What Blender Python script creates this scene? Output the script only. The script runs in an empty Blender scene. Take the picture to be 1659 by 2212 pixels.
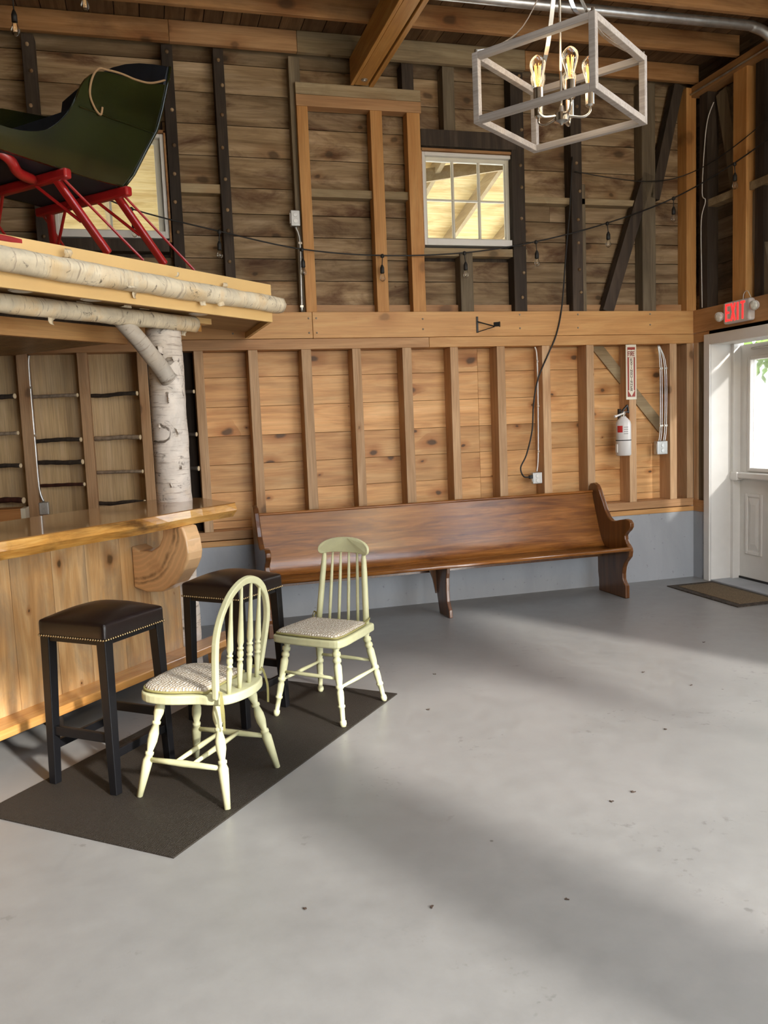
import bpy, bmesh, math, random
from mathutils import Vector, Matrix, noise as mnoise
random.seed(7)
S = bpy.context.scene
COL = S.collection
PI = math.pi
V = Vector

# ------------------------------------------------------------------ helpers
BASE = {}          # empties whose children are modelled in world coordinates

def tag(o, label=None, cat=None, group=None, kind=None):
    if label: o['label'] = label
    if cat: o['category'] = cat
    if group: o['group'] = group
    if kind: o['kind'] = kind
    return o

def thing(name, label, cat, loc=(0, 0, 0), rz=0.0, group=None, kind=None, world=False):
    o = bpy.data.objects.new(name, None)
    o.empty_display_size = 0.1
    COL.objects.link(o)
    o.location = loc
    o.rotation_euler = (0, 0, rz)
    if world: BASE[o.name] = V(loc)
    return tag(o, label, cat, group, kind)

def obj(name, bm, mat, parent=None, smooth=False, bevel=0.0, seg=2, sub=0, label=None):
    off = None
    p = parent
    while p is not None:
        if p.name in BASE: off = BASE[p.name]
        p = p.parent
    if off is not None:
        bmesh.ops.translate(bm, verts=bm.verts, vec=-off)
    bmesh.ops.recalc_face_normals(bm, faces=bm.faces)
    me = bpy.data.meshes.new(name)
    bm.to_mesh(me); bm.free()
    if smooth:
        for f in me.polygons: f.use_smooth = True
    me.materials.append(mat)
    o = bpy.data.objects.new(name, me)
    COL.objects.link(o)
    if parent is not None: o.parent = parent
    if bevel:
        b = o.modifiers.new('bevel', 'BEVEL'); b.width = bevel; b.segments = seg
        b.limit_method = 'ANGLE'; b.angle_limit = 0.6
        b.harden_normals = False
    if sub:
        s = o.modifiers.new('sub', 'SUBSURF'); s.levels = sub; s.render_levels = sub
    if label: o['label'] = label
    return o

def copy_tree(o, parent=None):
    c = o.copy(); COL.objects.link(c)
    if parent is not None: c.parent = parent
    if o.name in BASE: BASE[c.name] = BASE[o.name]
    for ch in list(o.children): copy_tree(ch, c)
    return c

def nb(): return bmesh.new()

def add_box(bm, x0, x1, y0, y1, z0, z1):
    v = [bm.verts.new(p) for p in ((x0,y0,z0),(x1,y0,z0),(x1,y1,z0),(x0,y1,z0),(x0,y0,z1),(x1,y0,z1),(x1,y1,z1),(x0,y1,z1))]
    for q in ((0,3,2,1),(4,5,6,7),(0,1,5,4),(1,2,6,5),(2,3,7,6),(3,0,4,7)):
        bm.faces.new([v[i] for i in q])
    return v

def box(x0, x1, y0, y1, z0, z1):
    bm = nb(); add_box(bm, min(x0,x1), max(x0,x1), min(y0,y1), max(y0,y1), min(z0,z1), max(z0,z1)); return bm

def add_bar(bm, p0, p1, w, h, up=(0,0,1), w1=None, h1=None):
    """rectangular bar between two points; w across, h along 'up'"""
    p0, p1 = V(p0), V(p1); d = (p1-p0).normalized(); up = V(up)
    if abs(d.dot(up)) > 0.98: up = V((0,1,0)) if abs(d.y) < 0.9 else V((1,0,0))
    s = d.cross(up).normalized(); u = s.cross(d).normalized()
    w1 = w if w1 is None else w1; h1 = h if h1 is None else h1
    vs = []
    for p, a, b in ((p0, w, h), (p1, w1, h1)):
        for i, j in ((-1,-1),(1,-1),(1,1),(-1,1)):
            vs.append(bm.verts.new(p + s*(i*a/2) + u*(j*b/2)))
    for q in ((3,2,1,0),(4,5,6,7),(0,1,5,4),(1,2,6,5),(2,3,7,6),(3,0,4,7)):
        bm.faces.new([vs[i] for i in q])

def bar(*a, **k):
    bm = nb(); add_bar(bm, *a, **k); return bm

def add_tube(bm, pts, r, n=10, cap=True, closed=False, flat=None):
    """tube along points; r number or list; flat=(a,b) elliptical scale"""
    P = [V(p) for p in pts]; N = len(P)
    R = r if isinstance(r, (list, tuple)) else [r]*N
    rings = []; ref = None
    for i in range(N):
        if closed: d = P[(i+1) % N] - P[(i-1) % N]
        else: d = P[min(i+1, N-1)] - P[max(i-1, 0)]
        d.normalize()
        if ref is None:
            ref = V((0,0,1)) if abs(d.z) < 0.9 else V((1,0,0))
        a = ref - d*ref.dot(d)
        if a.length < 1e-4: a = V((1,0,0)) - d*d.x
        a.normalize(); b = d.cross(a); ref = a
        fa, fb = flat if flat else (1, 1)
        rings.append([bm.verts.new(P[i] + a*(math.cos(2*PI*k/n)*R[i]*fa) + b*(math.sin(2*PI*k/n)*R[i]*fb)) for k in range(n)])
    M = N if closed else N-1
    for i in range(M):
        A, B = rings[i], rings[(i+1) % N]
        for k in range(n):
            bm.faces.new((A[k], A[(k+1) % n], B[(k+1) % n], B[k]))
    if cap and not closed:
        bm.faces.new(rings[0][::-1]); bm.faces.new(rings[-1])

def tube(*a, **k):
    bm = nb(); add_tube(bm, *a, **k); return bm

def add_lathe(bm, p0, p1, prof, n=14):
    """prof: list of (fraction along p0->p1, radius)"""
    p0, p1 = V(p0), V(p1); d = (p1-p0).normalized()
    a = V((0,0,1)) if abs(d.z) < 0.9 else V((1,0,0))
    a = (a - d*a.dot(d)).normalized(); b = d.cross(a)
    rings = []
    for f, r in prof:
        c = p0.lerp(p1, f)
        rings.append([bm.verts.new(c + a*(math.cos(2*PI*k/n)*r) + b*(math.sin(2*PI*k/n)*r)) for k in range(n)])
    for A, B in zip(rings, rings[1:]):
        for k in range(n): bm.faces.new((A[k], A[(k+1) % n], B[(k+1) % n], B[k]))
    bm.faces.new(rings[0][::-1]); bm.faces.new(rings[-1])

def lathe(*a, **k):
    bm = nb(); add_lathe(bm, *a, **k); return bm

def add_prism(bm, poly, mat, t0, t1):
    """poly 2D, mapped through mat (x,y,t)"""
    A = [bm.verts.new(mat @ V((x, y, t0))) for x, y in poly]
    B = [bm.verts.new(mat @ V((x, y, t1))) for x, y in poly]
    n = len(poly)
    bm.faces.new(A[::-1]); bm.faces.new(B)
    for i in range(n): bm.faces.new((A[i], A[(i+1) % n], B[(i+1) % n], B[i]))

def prism(*a):
    bm = nb(); add_prism(bm, *a); return bm

def frame(ex, ey, ez, o=(0,0,0)):
    m = Matrix.Identity(4)
    for i, e in enumerate((ex, ey, ez)):
        for j in range(3): m[j][i] = e[j]
    for j in range(3): m[j][3] = o[j]
    return m
YZ = frame((0,1,0), (0,0,1), (1,0,0))     # polygon in (y,z), extruded along x
XZ = frame((1,0,0), (0,0,1), (0,1,0))     # polygon in (x,z), extruded along y
XY = Matrix.Identity(4)

def smooth_poly(pts, n=6, closed=True):
    """Catmull-Rom through the points"""
    P = [V((p[0], p[1], 0)) for p in pts]; N = len(P); out = []
    rng = range(N) if closed else range(N-1)
    for i in rng:
        if closed: a, b, c, d = P[i-1], P[i], P[(i+1) % N], P[(i+2) % N]
        else: a, b, c, d = P[max(i-1,0)], P[i], P[i+1], P[min(i+2, N-1)]
        for k in range(n):
            t = k/n
            q = 0.5*((2*b) + (c-a)*t + (2*a-5*b+4*c-d)*t*t + (3*b-a-3*c+d)*t**3)
            out.append((q.x, q.y))
    if not closed: out.append((P[-1].x, P[-1].y))
    return out

def smooth3(pts, n=6):
    P = [V(p) for p in pts]; N = len(P); out = []
    for i in range(N-1):
        a, b, c, d = P[max(i-1,0)], P[i], P[i+1], P[min(i+2, N-1)]
        for k in range(n):
            t = k/n
            out.append(0.5*((2*b) + (c-a)*t + (2*a-5*b+4*c-d)*t*t + (3*b-a-3*c+d)*t**3))
    out.append(P[-1]); return out

def add_sphere(bm, c, r, u=10, v=6, sz=1.0):
    m = Matrix.Translation(c) @ Matrix.Diagonal((r, r, r*sz, 1))
    bmesh.ops.create_uvsphere(bm, u_segments=u, v_segments=v, radius=1.0, matrix=m)

# ------------------------------------------------------------------ materials
def new_mat(name):
    m = bpy.data.materials.new(name); m.use_nodes = True
    nt = m.node_tree; b = nt.nodes['Principled BSDF']
    return m, nt, b
def N(nt, t, **k):
    n = nt.nodes.new(t)
    for a, v in k.items(): setattr(n, a, v)
    return n
def L(nt, a, b): nt.links.new(a, b)
def c4(c): return (c[0], c[1], c[2], 1)
def ramp(nt, src, stops):
    r = N(nt, 'ShaderNodeValToRGB'); e = r.color_ramp.elements
    while len(e) < len(stops): e.new(0.5)
    for i, (p, c) in enumerate(stops):
        e[i].position = p; e[i].color = c4(c) if len(c) == 3 else c
    L(nt, src, r.inputs[0]); return r.outputs[0]
def mix(nt, f, a, b, mode='MIX'):
    m = N(nt, 'ShaderNodeMix', data_type='RGBA', blend_type=mode, clamp_factor=True)
    for s, x in ((0, f), (6, a), (7, b)):
        if hasattr(x, 'is_output'): L(nt, x, m.inputs[s])
        elif s == 0: m.inputs[0].default_value = x
        else: m.inputs[s].default_value = c4(x)
    return m.outputs[2]
def noise(nt, vec, sc, det=4, rough=0.55, dist=0.0):
    n = N(nt, 'ShaderNodeTexNoise'); L(nt, vec, n.inputs['Vector'])
    n.inputs['Scale'].default_value = sc; n.inputs['Detail'].default_value = det
    n.inputs['Roughness'].default_value = rough; n.inputs['Distortion'].default_value = dist
    return n.outputs['Fac']
def mapping(nt, vec, scale, loc=(0,0,0)):
    m = N(nt, 'ShaderNodeMapping'); L(nt, vec, m.inputs['Vector'])
    m.inputs['Scale'].default_value = scale; m.inputs['Location'].default_value = loc
    return m.outputs[0]
def bump(nt, b, h, s=0.3, d=0.01):
    n = N(nt, 'ShaderNodeBump'); n.inputs['Strength'].default_value = s; n.inputs['Distance'].default_value = d
    L(nt, h, n.inputs['Height']); L(nt, n.outputs[0], b.inputs['Normal'])
def srgb(r, g, b):
    f = lambda c: (c/255/12.92) if c/255 <= 0.04045 else ((c/255+0.055)/1.055)**2.4
    return (f(r), f(g), f(b))

def plain(name, c, rough=0.5, metal=0.0, spec=0.5, coat=0.0, var=0.0, vs=8.0, bmp=0.0):
    m, nt, b = new_mat(name)
    b.inputs['Roughness'].default_value = rough; b.inputs['Metallic'].default_value = metal
    b.inputs['Specular IOR Level'].default_value = spec
    b.inputs['Coat Weight'].default_value = coat; b.inputs['Coat Roughness'].default_value = 0.1
    tc = N(nt, 'ShaderNodeTexCoord').outputs['Object']
    f = noise(nt, tc, vs, 5)
    lo = tuple(x*(1-var) for x in c); hi = tuple(min(1, x*(1+var)) for x in c)
    L(nt, ramp(nt, f, [(0.3, lo), (0.7, hi)]), b.inputs['Base Color'])
    if bmp: bump(nt, b, f, bmp, 0.004)
    return m

def wood(name, dark, mid, light, axis='X', rough=0.6, knots=0.0, stain=0.0, tint=0.18, coat=0.0,
         grain=1.0, fine=0.35, spec=0.35, ksc=1.6, streak=0.0, bmp=0.15, stcol=(0.05, 0.03, 0.018), dep=None, coat_r=0.08):
    m, nt, b = new_mat(name)
    b.inputs['Roughness'].default_value = rough
    b.inputs['Specular IOR Level'].default_value = spec
    b.inputs['Coat Weight'].default_value = coat; b.inputs['Coat Roughness'].default_value = coat_r
    tc = N(nt, 'ShaderNodeTexCoord').outputs['Object']
    isl = N(nt, 'ShaderNodeNewGeometry').outputs['Random Per Island']
    oi = N(nt, 'ShaderNodeObjectInfo').outputs['Random']
    ad = N(nt, 'ShaderNodeMath', operation='ADD'); L(nt, isl, ad.inputs[0]); L(nt, oi, ad.inputs[1])
    cx = N(nt, 'ShaderNodeCombineXYZ')
    for i, k in enumerate((37.0, 53.0, 71.0)):
        q = N(nt, 'ShaderNodeMath', operation='MULTIPLY'); L(nt, ad.outputs[0], q.inputs[0]); q.inputs[1].default_value = k
        L(nt, q.outputs[0], cx.inputs[i])
    va = N(nt, 'ShaderNodeVectorMath', operation='ADD'); L(nt, tc, va.inputs[0]); L(nt, cx.outputs[0], va.inputs[1])
    vec = va.outputs[0]
    ai = 'XYZ'.index(axis)
    def st(al, ac):
        s = [ac, ac, ac]; s[ai] = al; return tuple(s)
    g = noise(nt, mapping(nt, vec, st(0.55*grain, 5.0*grain)), 2.2, 5, 0.6, 1.1)
    col = ramp(nt, g, [(0.28, dark), (0.5, mid), (0.72, light)])
    f = noise(nt, mapping(nt, vec, st(1.5, 60)), 2.0, 3, 0.6, 0.3)
    col = mix(nt, fine, col, ramp(nt, f, [(0.3, (0.45, 0.42, 0.4)), (0.6, (1, 1, 1))]), 'MULTIPLY')
    if streak:
        s2 = noise(nt, mapping(nt, vec, st(0.8, 9)), 1.4, 4, 0.6, 0.4)
        col = mix(nt, streak, col, ramp(nt, s2, [(0.45, (1, 1, 1)), (0.68, (0.45, 0.42, 0.36))]), 'MULTIPLY')
    if stain:
        s = noise(nt, mapping(nt, vec, st(1.2, 3.2)), 1.5, 6, 0.65, 0.6)
        rf = ramp(nt, s, [(0.48, (0, 0, 0)), (0.68, (stain, stain, stain))])
        col = mix(nt, rf, col, stcol)
    if knots:
        dp = 'XYZ'.index(dep or {'X': 'Y', 'Z': 'Y', 'Y': 'Z'}[axis]); ac = 3 - dp - ai
        wob = N(nt, 'ShaderNodeTexNoise'); L(nt, vec, wob.inputs['Vector']); wob.inputs['Scale'].default_value = 9
        wv = N(nt, 'ShaderNodeVectorMath', operation='MULTIPLY_ADD'); L(nt, wob.outputs['Color'], wv.inputs[0]); wv.inputs[1].default_value = (0.05, 0.05, 0.05); L(nt, vec, wv.inputs[2])
        sx = N(nt, 'ShaderNodeSeparateXYZ'); L(nt, mapping(nt, wv.outputs[0], st(0.62, 1.0)), sx.inputs[0])
        cb_ = N(nt, 'ShaderNodeCombineXYZ'); L(nt, sx.outputs[ai], cb_.inputs[0]); L(nt, sx.outputs[ac], cb_.inputs[1])
        vo = N(nt, 'ShaderNodeTexVoronoi', voronoi_dimensions='2D'); L(nt, cb_.outputs[0], vo.inputs['Vector'])
        vo.inputs['Scale'].default_value = ksc*2
        sc_ = N(nt, 'ShaderNodeSeparateColor'); L(nt, vo.outputs['Color'], sc_.inputs[0])
        sz = N(nt, 'ShaderNodeMapRange'); L(nt, sc_.outputs[0], sz.inputs[0]); sz.inputs['From Min'].default_value = 0.2; sz.inputs['To Min'].default_value = 0.0; sz.inputs['To Max'].default_value = 1.5
        dv = N(nt, 'ShaderNodeMath', operation='DIVIDE'); L(nt, vo.outputs['Distance'], dv.inputs[0]); 
        mx_ = N(nt, 'ShaderNodeMath', operation='MAXIMUM'); L(nt, sz.outputs[0], mx_.inputs[0]); mx_.inputs[1].default_value = 0.02; L(nt, mx_.outputs[0], dv.inputs[1])
        k1 = ramp(nt, dv.outputs[0], [(0.045, (knots,)*3), (0.085, (0, 0, 0))])
        k2 = ramp(nt, dv.outputs[0], [(0.08, (0.75*knots,)*3), (0.27, (0, 0, 0))])
        col = mix(nt, k2, col, mix(nt, 1.0, col, (0.62, 0.42, 0.26), 'MULTIPLY'))
        col = mix(nt, k1, col, tuple(x*0.22 for x in dark))
    hv = N(nt, 'ShaderNodeHueSaturation'); L(nt, col, hv.inputs['Color'])
    mr = N(nt, 'ShaderNodeMapRange'); L(nt, ad.outputs[0], mr.inputs[0])
    mr.inputs['From Max'].default_value = 2.0
    fr = N(nt, 'ShaderNodeMath', operation='FRACT')
    q = N(nt, 'ShaderNodeMath', operation='MULTIPLY'); L(nt, ad.outputs[0], q.inputs[0]); q.inputs[1].default_value = 7.31
    L(nt, q.outputs[0], fr.inputs[0]); L(nt, fr.outputs[0], mr.inputs[0]); mr.inputs['From Max'].default_value = 1.0
    mr.inputs['To Min'].default_value = 1-tint; mr.inputs['To Max'].default_value = 1+tint
    L(nt, mr.outputs[0], hv.inputs['Value'])
    L(nt, hv.outputs[0], b.inputs['Base Color'])
    if bmp: bump(nt, b, f, bmp, 0.003)
    return m

def birch(name, base=(0.62, 0.56, 0.47), axis='Z', yellow=0.35):
    m, nt, b = new_mat(name)
    b.inputs['Roughness'].default_value = 0.75; b.inputs['Specular IOR Level'].default_value = 0.25
    tc = N(nt, 'ShaderNodeTexCoord').outputs['Object']
    oi = N(nt, 'ShaderNodeObjectInfo').outputs['Random']
    cx = N(nt, 'ShaderNodeCombineXYZ'); q = N(nt, 'ShaderNodeMath', operation='MULTIPLY'); L(nt, oi, q.inputs[0]); q.inputs[1].default_value = 19
    L(nt, q.outputs[0], cx.inputs[0]); L(nt, q.outputs[0], cx.inputs[2])
    va = N(nt, 'ShaderNodeVectorMath', operation='ADD'); L(nt, tc, va.inputs[0]); L(nt, cx.outputs[0], va.inputs[1]); vec = va.outputs[0]
    n1 = noise(nt, vec, 6, 5, 0.6, 0.5)
    yel = (base[0]*0.98, base[1]*0.8, base[2]*0.55)
    col = ramp(nt, n1, [(0.3, tuple(x*0.78 for x in base)), (0.5, base), (0.72, tuple(min(1, x*1.2) for x in base))])
    n2 = noise(nt, mapping(nt, vec, (1, 1, 1.6)), 3.0, 4, 0.6, 0.8)
    col = mix(nt, ramp(nt, n2, [(0.5, (0, 0, 0)), (0.68, (yellow,)*3)]), col, yel)
    # lenticels: short dark dashes around the stem
    l1 = noise(nt, mapping(nt, vec, (7, 7, 85)), 1.0, 3, 0.6, 0.2)
    col = mix(nt, ramp(nt, l1, [(0.57, (0, 0, 0)), (0.68, (0.55,)*3)]), col, (0.19, 0.12, 0.08))
    # dark scars
    n3 = noise(nt, mapping(nt, vec, (1, 1, 1.3)), 7.5, 6, 0.7, 1.6)
    col = mix(nt, ramp(nt, n3, [(0.58, (0, 0, 0)), (0.67, (0.9,)*3)]), col, (0.1, 0.075, 0.055))
    L(nt, col, b.inputs['Base Color'])
    bump(nt, b, l1, 0.35, 0.004)
    return m

def concrete_floor(name):
    m, nt, b = new_mat(name)
    tc = N(nt, 'ShaderNodeTexCoord').outputs['Object']
    n1 = noise(nt, tc, 0.9, 5, 0.6, 0.4); n2 = noise(nt, tc, 9, 6, 0.65)
    col = ramp(nt, n1, [(0.3, (0.211, 0.208, 0.201)), (0.5, (0.238, 0.235, 0.227)), (0.7, (0.265, 0.259, 0.25))])
    col = mix(nt, 0.35, col, ramp(nt, n2, [(0.35, (0.72, 0.72, 0.73)), (0.65, (1, 1, 1))]), 'MULTIPLY')
    # scuffs: paint worn away in a few spots
    n3 = noise(nt, tc, 2.2, 2, 0.5); n4 = noise(nt, tc, 22, 4, 0.6)
    a = ramp(nt, n3, [(0.57, (0, 0, 0)), (0.66, (1, 1, 1))]); c = ramp(nt, n4, [(0.58, (0, 0, 0)), (0.66, (0.55,)*3)])
    col = mix(nt, mix(nt, 1.0, a, c, 'MULTIPLY'), col, (0.11, 0.106, 0.1))
    vo = N(nt, 'ShaderNodeTexVoronoi'); L(nt, tc, vo.inputs['Vector']); vo.inputs['Scale'].default_value = 2.6
    sp = ramp(nt, vo.outputs['Distance'], [(0.012, (0.9,)*3), (0.022, (0, 0, 0))])
    col = mix(nt, sp, col, (0.06, 0.05, 0.045))
    L(nt, col, b.inputs['Base Color'])
    L(nt, ramp(nt, n2, [(0.3, (0.3,)*3), (0.7, (0.42,)*3)]), b.inputs['Roughness'])
    b.inputs['Specular IOR Level'].default_value = 0.5
    bump(nt, b, noise(nt, tc, 5, 3, 0.5), 0.10, 0.012)
    return m

def wall_concrete(name):
    m, nt, b = new_mat(name)
    tc = N(nt, 'ShaderNodeTexCoord').outputs['Object']
    n1 = noise(nt, mapping(nt, tc, (1.6, 1.6, 0.6)), 1.6, 5, 0.6, 0.4); n2 = noise(nt, tc, 26, 3, 0.5)
    col = ramp(nt, n1, [(0.3, (0.30, 0.315, 0.335)), (0.7, (0.38, 0.395, 0.415))])
    col = mix(nt, ramp(nt, n2, [(0.66, (0, 0, 0)), (0.72, (0.5,)*3)]), col, (0.17, 0.17, 0.18))
    L(nt, col, b.inputs['Base Color']); b.inputs['Roughness'].default_value = 0.6
    bump(nt, b, n2, 0.2, 0.004)
    return m

def glass(name, c=(1, 1, 1), rough=0.0):
    m, nt, b = new_mat(name)
    nt.nodes.remove(b)
    tr = N(nt, 'ShaderNodeBsdfTransparent'); tr.inputs[0].default_value = c4(c)
    gl = N(nt, 'ShaderNodeBsdfGlossy'); gl.inputs['Roughness'].default_value = 0.02
    lw = N(nt, 'ShaderNodeLayerWeight'); lw.inputs[0].default_value = 0.3
    mr = N(nt, 'ShaderNodeMapRange'); L(nt, lw.outputs['Fresnel'], mr.inputs[0]); mr.inputs['To Min'].default_value = 0.04; mr.inputs['To Max'].default_value = 0.75
    mx = N(nt, 'ShaderNodeMixShader'); L(nt, mr.outputs[0], mx.inputs[0]); L(nt, tr.outputs[0], mx.inputs[1]); L(nt, gl.outputs[0], mx.inputs[2])
    L(nt, mx.outputs[0], nt.nodes['Material Output'].inputs[0])
    return m

def emit(name, c, s):
    m, nt, b = new_mat(name)
    b.inputs['Base Color'].default_value = c4(c); b.inputs['Emission Color'].default_value = c4(c)
    b.inputs['Emission Strength'].default_value = s
    return m

def weave(name, a, b_, sc=220):
    m, nt, b = new_mat(name)
    tc = N(nt, 'ShaderNodeTexCoord').outputs['Object']
    w1 = N(nt, 'ShaderNodeTexWave', wave_type='BANDS', bands_direction='X'); L(nt, tc, w1.inputs['Vector'])
    w1.inputs['Scale'].default_value = sc/10; w1.inputs['Distortion'].default_value = 6; w1.inputs['Detail'].default_value = 2; w1.inputs['Detail Scale'].default_value = 3
    w2 = N(nt, 'ShaderNodeTexWave', wave_type='BANDS', bands_direction='Y'); L(nt, tc, w2.inputs['Vector'])
    w2.inputs['Scale'].default_value = sc/10; w2.inputs['Distortion'].default_value = 5
    mm = N(nt, 'ShaderNodeMath', operation='MULTIPLY'); L(nt, w1.outputs['Fac'], mm.inputs[0]); L(nt, w2.outputs['Fac'], mm.inputs[1])
    L(nt, ramp(nt, mm.outputs[0], [(0.1, a), (0.5, b_)]), b.inputs['Base Color'])
    b.inputs['Roughness'].default_value = 0.9; b.inputs['Specular IOR Level'].default_value = 0.15
    bump(nt, b, mm.outputs[0], 0.8, 0.004)
    return m

M = {}
M['floor'] = concrete_floor('floor_paint')
M['conc'] = wall_concrete('foundation_paint')
M['pine'] = wood('pine_boards', (0.54, 0.26, 0.095), (0.70, 0.385, 0.155), (0.78, 0.48, 0.22), 'X', 0.5, knots=1.0, tint=0.13, ksc=1.9, fine=0.25, streak=0.45)
M['ply'] = wood('tan_panel', (0.54, 0.385, 0.205), (0.63, 0.46, 0.255), (0.70, 0.53, 0.32), 'Z', 0.25, tint=0.06, fine=0.5, coat=0.3, stain=0.4, stcol=(0.38, 0.3, 0.21))
M['stud'] = wood('lower_stud_wood', (0.42, 0.245, 0.12), (0.52, 0.325, 0.175), (0.61, 0.41, 0.24), 'Z', 0.65, knots=0.6, tint=0.14, ksc=1.6, fine=0.5)
M['stud_x'] = wood('plate_wood', (0.38, 0.20, 0.09), (0.47, 0.26, 0.12), (0.56, 0.33, 0.16), 'X', 0.6, knots=0.6, tint=0.14, ksc=1.2)
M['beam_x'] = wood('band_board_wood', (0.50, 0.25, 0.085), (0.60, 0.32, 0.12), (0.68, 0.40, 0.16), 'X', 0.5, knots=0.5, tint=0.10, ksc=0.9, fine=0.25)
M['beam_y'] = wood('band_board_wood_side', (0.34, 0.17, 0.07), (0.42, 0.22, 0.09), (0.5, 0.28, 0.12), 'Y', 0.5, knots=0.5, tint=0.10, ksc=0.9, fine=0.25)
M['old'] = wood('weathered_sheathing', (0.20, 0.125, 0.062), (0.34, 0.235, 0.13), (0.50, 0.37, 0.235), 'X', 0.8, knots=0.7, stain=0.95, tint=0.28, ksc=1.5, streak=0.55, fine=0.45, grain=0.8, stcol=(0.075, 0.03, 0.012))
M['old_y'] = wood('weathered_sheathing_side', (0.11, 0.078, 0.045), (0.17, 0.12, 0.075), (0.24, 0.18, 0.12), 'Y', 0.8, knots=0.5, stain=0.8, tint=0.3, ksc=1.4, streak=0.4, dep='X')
M['dark'] = wood('old_dark_timber', (0.03, 0.023, 0.018), (0.05, 0.036, 0.026), (0.085, 0.062, 0.045), 'Z', 0.8, tint=0.25, fine=0.5)
M['gray'] = wood('old_gray_timber', (0.12, 0.095, 0.06), (0.18, 0.14, 0.09), (0.25, 0.20, 0.13), 'Z', 0.8, tint=0.2, fine=0.5)
M['gray_x'] = wood('old_gray_board', (0.26, 0.19, 0.10), (0.36, 0.27, 0.155), (0.44, 0.35, 0.21), 'X', 0.75, tint=0.15, fine=0.4, knots=0.6, stain=0.3)
M['new'] = wood('newer_stud_wood', (0.44, 0.20, 0.06), (0.54, 0.265, 0.085), (0.62, 0.34, 0.125), 'Z', 0.6, knots=0.5, tint=0.1, ksc=1.2)
M['joist'] = wood('joist_wood', (0.30, 0.14, 0.05), (0.40, 0.205, 0.08), (0.50, 0.275, 0.12), 'X', 0.65, knots=0.8, tint=0.15, ksc=1.3, stain=0.35)
M['deck'] = wood('loft_boards', (0.11, 0.06, 0.026), (0.165, 0.095, 0.045), (0.23, 0.14, 0.07), 'Y', 0.75, tint=0.28, fine=0.4, knots=0.4)
M['tie'] = wood('tie_beam_wood', (0.44, 0.20, 0.045), (0.54, 0.28, 0.075), (0.66, 0.38, 0.14), 'Y', 0.5, knots=0.4, tint=0.08, ksc=0.8)
M['white'] = plain('white_paint', (0.72, 0.70, 0.66), 0.45, var=0.03)
M['sash'] = plain('sash_paint', (0.66, 0.63, 0.52), 0.5, var=0.05)
M['glass'] = glass('clear_glass')
M['black_metal'] = plain('black_iron', (0.012, 0.012, 0.012), 0.5)
M['cord'] = plain('black_cord', (0.014, 0.013, 0.012), 0.6)
M['galv'] = plain('galvanised_steel', (0.55, 0.56, 0.55), 0.35, metal=0.9, var=0.2, vs=14)
M['box_metal'] = plain('box_steel', (0.50, 0.51, 0.50), 0.4, metal=0.6, var=0.1)
M['nickel'] = plain('brushed_nickel', (0.46, 0.435, 0.39), 0.25, metal=1.0, var=0.05)
M['lampwood'] = wood('whitewashed_wood', (0.27, 0.245, 0.23), (0.34, 0.31, 0.285), (0.40, 0.365, 0.335), 'X', 0.6, tint=0.04, fine=0.5)
M['filament'] = emit('filament', (1.0, 0.42, 0.09), 2.2)
M['pew'] = wood('varnished_oak', (0.12, 0.036, 0.006), (0.29, 0.105, 0.02), (0.42, 0.175, 0.042), 'X', 0.25, tint=0.04, coat=0.9, fine=0.65, grain=1.3, spec=0.55, streak=0.6, bmp=0.1, coat_r=0.2)
M['pew_end'] = wood('varnished_oak_end', (0.085, 0.028, 0.006), (0.14, 0.05, 0.011), (0.20, 0.078, 0.02), 'Z', 0.32, tint=0.05, coat=0.4, fine=0.5, spec=0.5, bmp=0.08)
M['bar_front'] = wood('knotty_bar_boards', (0.47, 0.245, 0.085), (0.65, 0.39, 0.165), (0.76, 0.53, 0.28), 'Z', 0.35, knots=1.0, tint=0.15, ksc=1.5, coat=0.25, stain=0.75, stcol=(0.30, 0.23, 0.145), fine=0.25, streak=0.4)
M['bar_top'] = wood('lacquered_bar_top', (0.25, 0.105, 0.03), (0.36, 0.17, 0.05), (0.46, 0.24, 0.08), 'X', 0.2, tint=0.02, coat=0.75, fine=0.4, spec=0.4, bmp=0.0, coat_r=0.07)
M['bar_edge'] = wood('live_edge_wood', (0.40, 0.17, 0.03), (0.58, 0.29, 0.065), (0.70, 0.41, 0.12), 'X', 0.25, tint=0.03, coat=0.6, grain=2.2, stain=0.9, streak=0.5, stcol=(0.07, 0.03, 0.008))
M['ledge'] = wood('foot_ledge_wood', (0.42, 0.18, 0.04), (0.56, 0.27, 0.075), (0.66, 0.36, 0.12), 'X', 0.22, tint=0.04, coat=0.6, knots=0.3)
M['slab'] = wood('log_slab_wood', (0.56, 0.31, 0.13), (0.74, 0.46, 0.23), (0.80, 0.55, 0.31), 'X', 0.3, tint=0.02, coat=0.35, grain=1.0, stain=0.55, stcol=(0.2, 0.1, 0.04))
M['canopy'] = plain('tan_fascia_paint', srgb(226, 190, 128), 0.5, var=0.04, vs=3)
M['soffit'] = wood('soffit_boards', (0.26, 0.14, 0.05), (0.34, 0.2, 0.08), (0.42, 0.26, 0.11), 'X', 0.5, tint=0.1)
M['beadboard'] = wood('beadboard', (0.21, 0.105, 0.04), (0.29, 0.155, 0.06), (0.36, 0.2, 0.085), 'X', 0.45, tint=0.14)
M['birch'] = birch('birch_bark', (0.72, 0.66, 0.59), yellow=0.3)
M['birch_log'] = birch('birch_log_bark', (0.72, 0.63, 0.46), yellow=0.65)
M['birch_twig'] = birch('grey_birch_bark', (0.50, 0.46, 0.40), yellow=0.2)
M['cutwood'] = plain('cut_twig_end', (0.72, 0.60, 0.40), 0.7, var=0.05)
M['twig_dark'] = plain('dark_twig_bark', (0.045, 0.034, 0.026), 0.8, var=0.4, vs=40, bmp=0.4)
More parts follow.
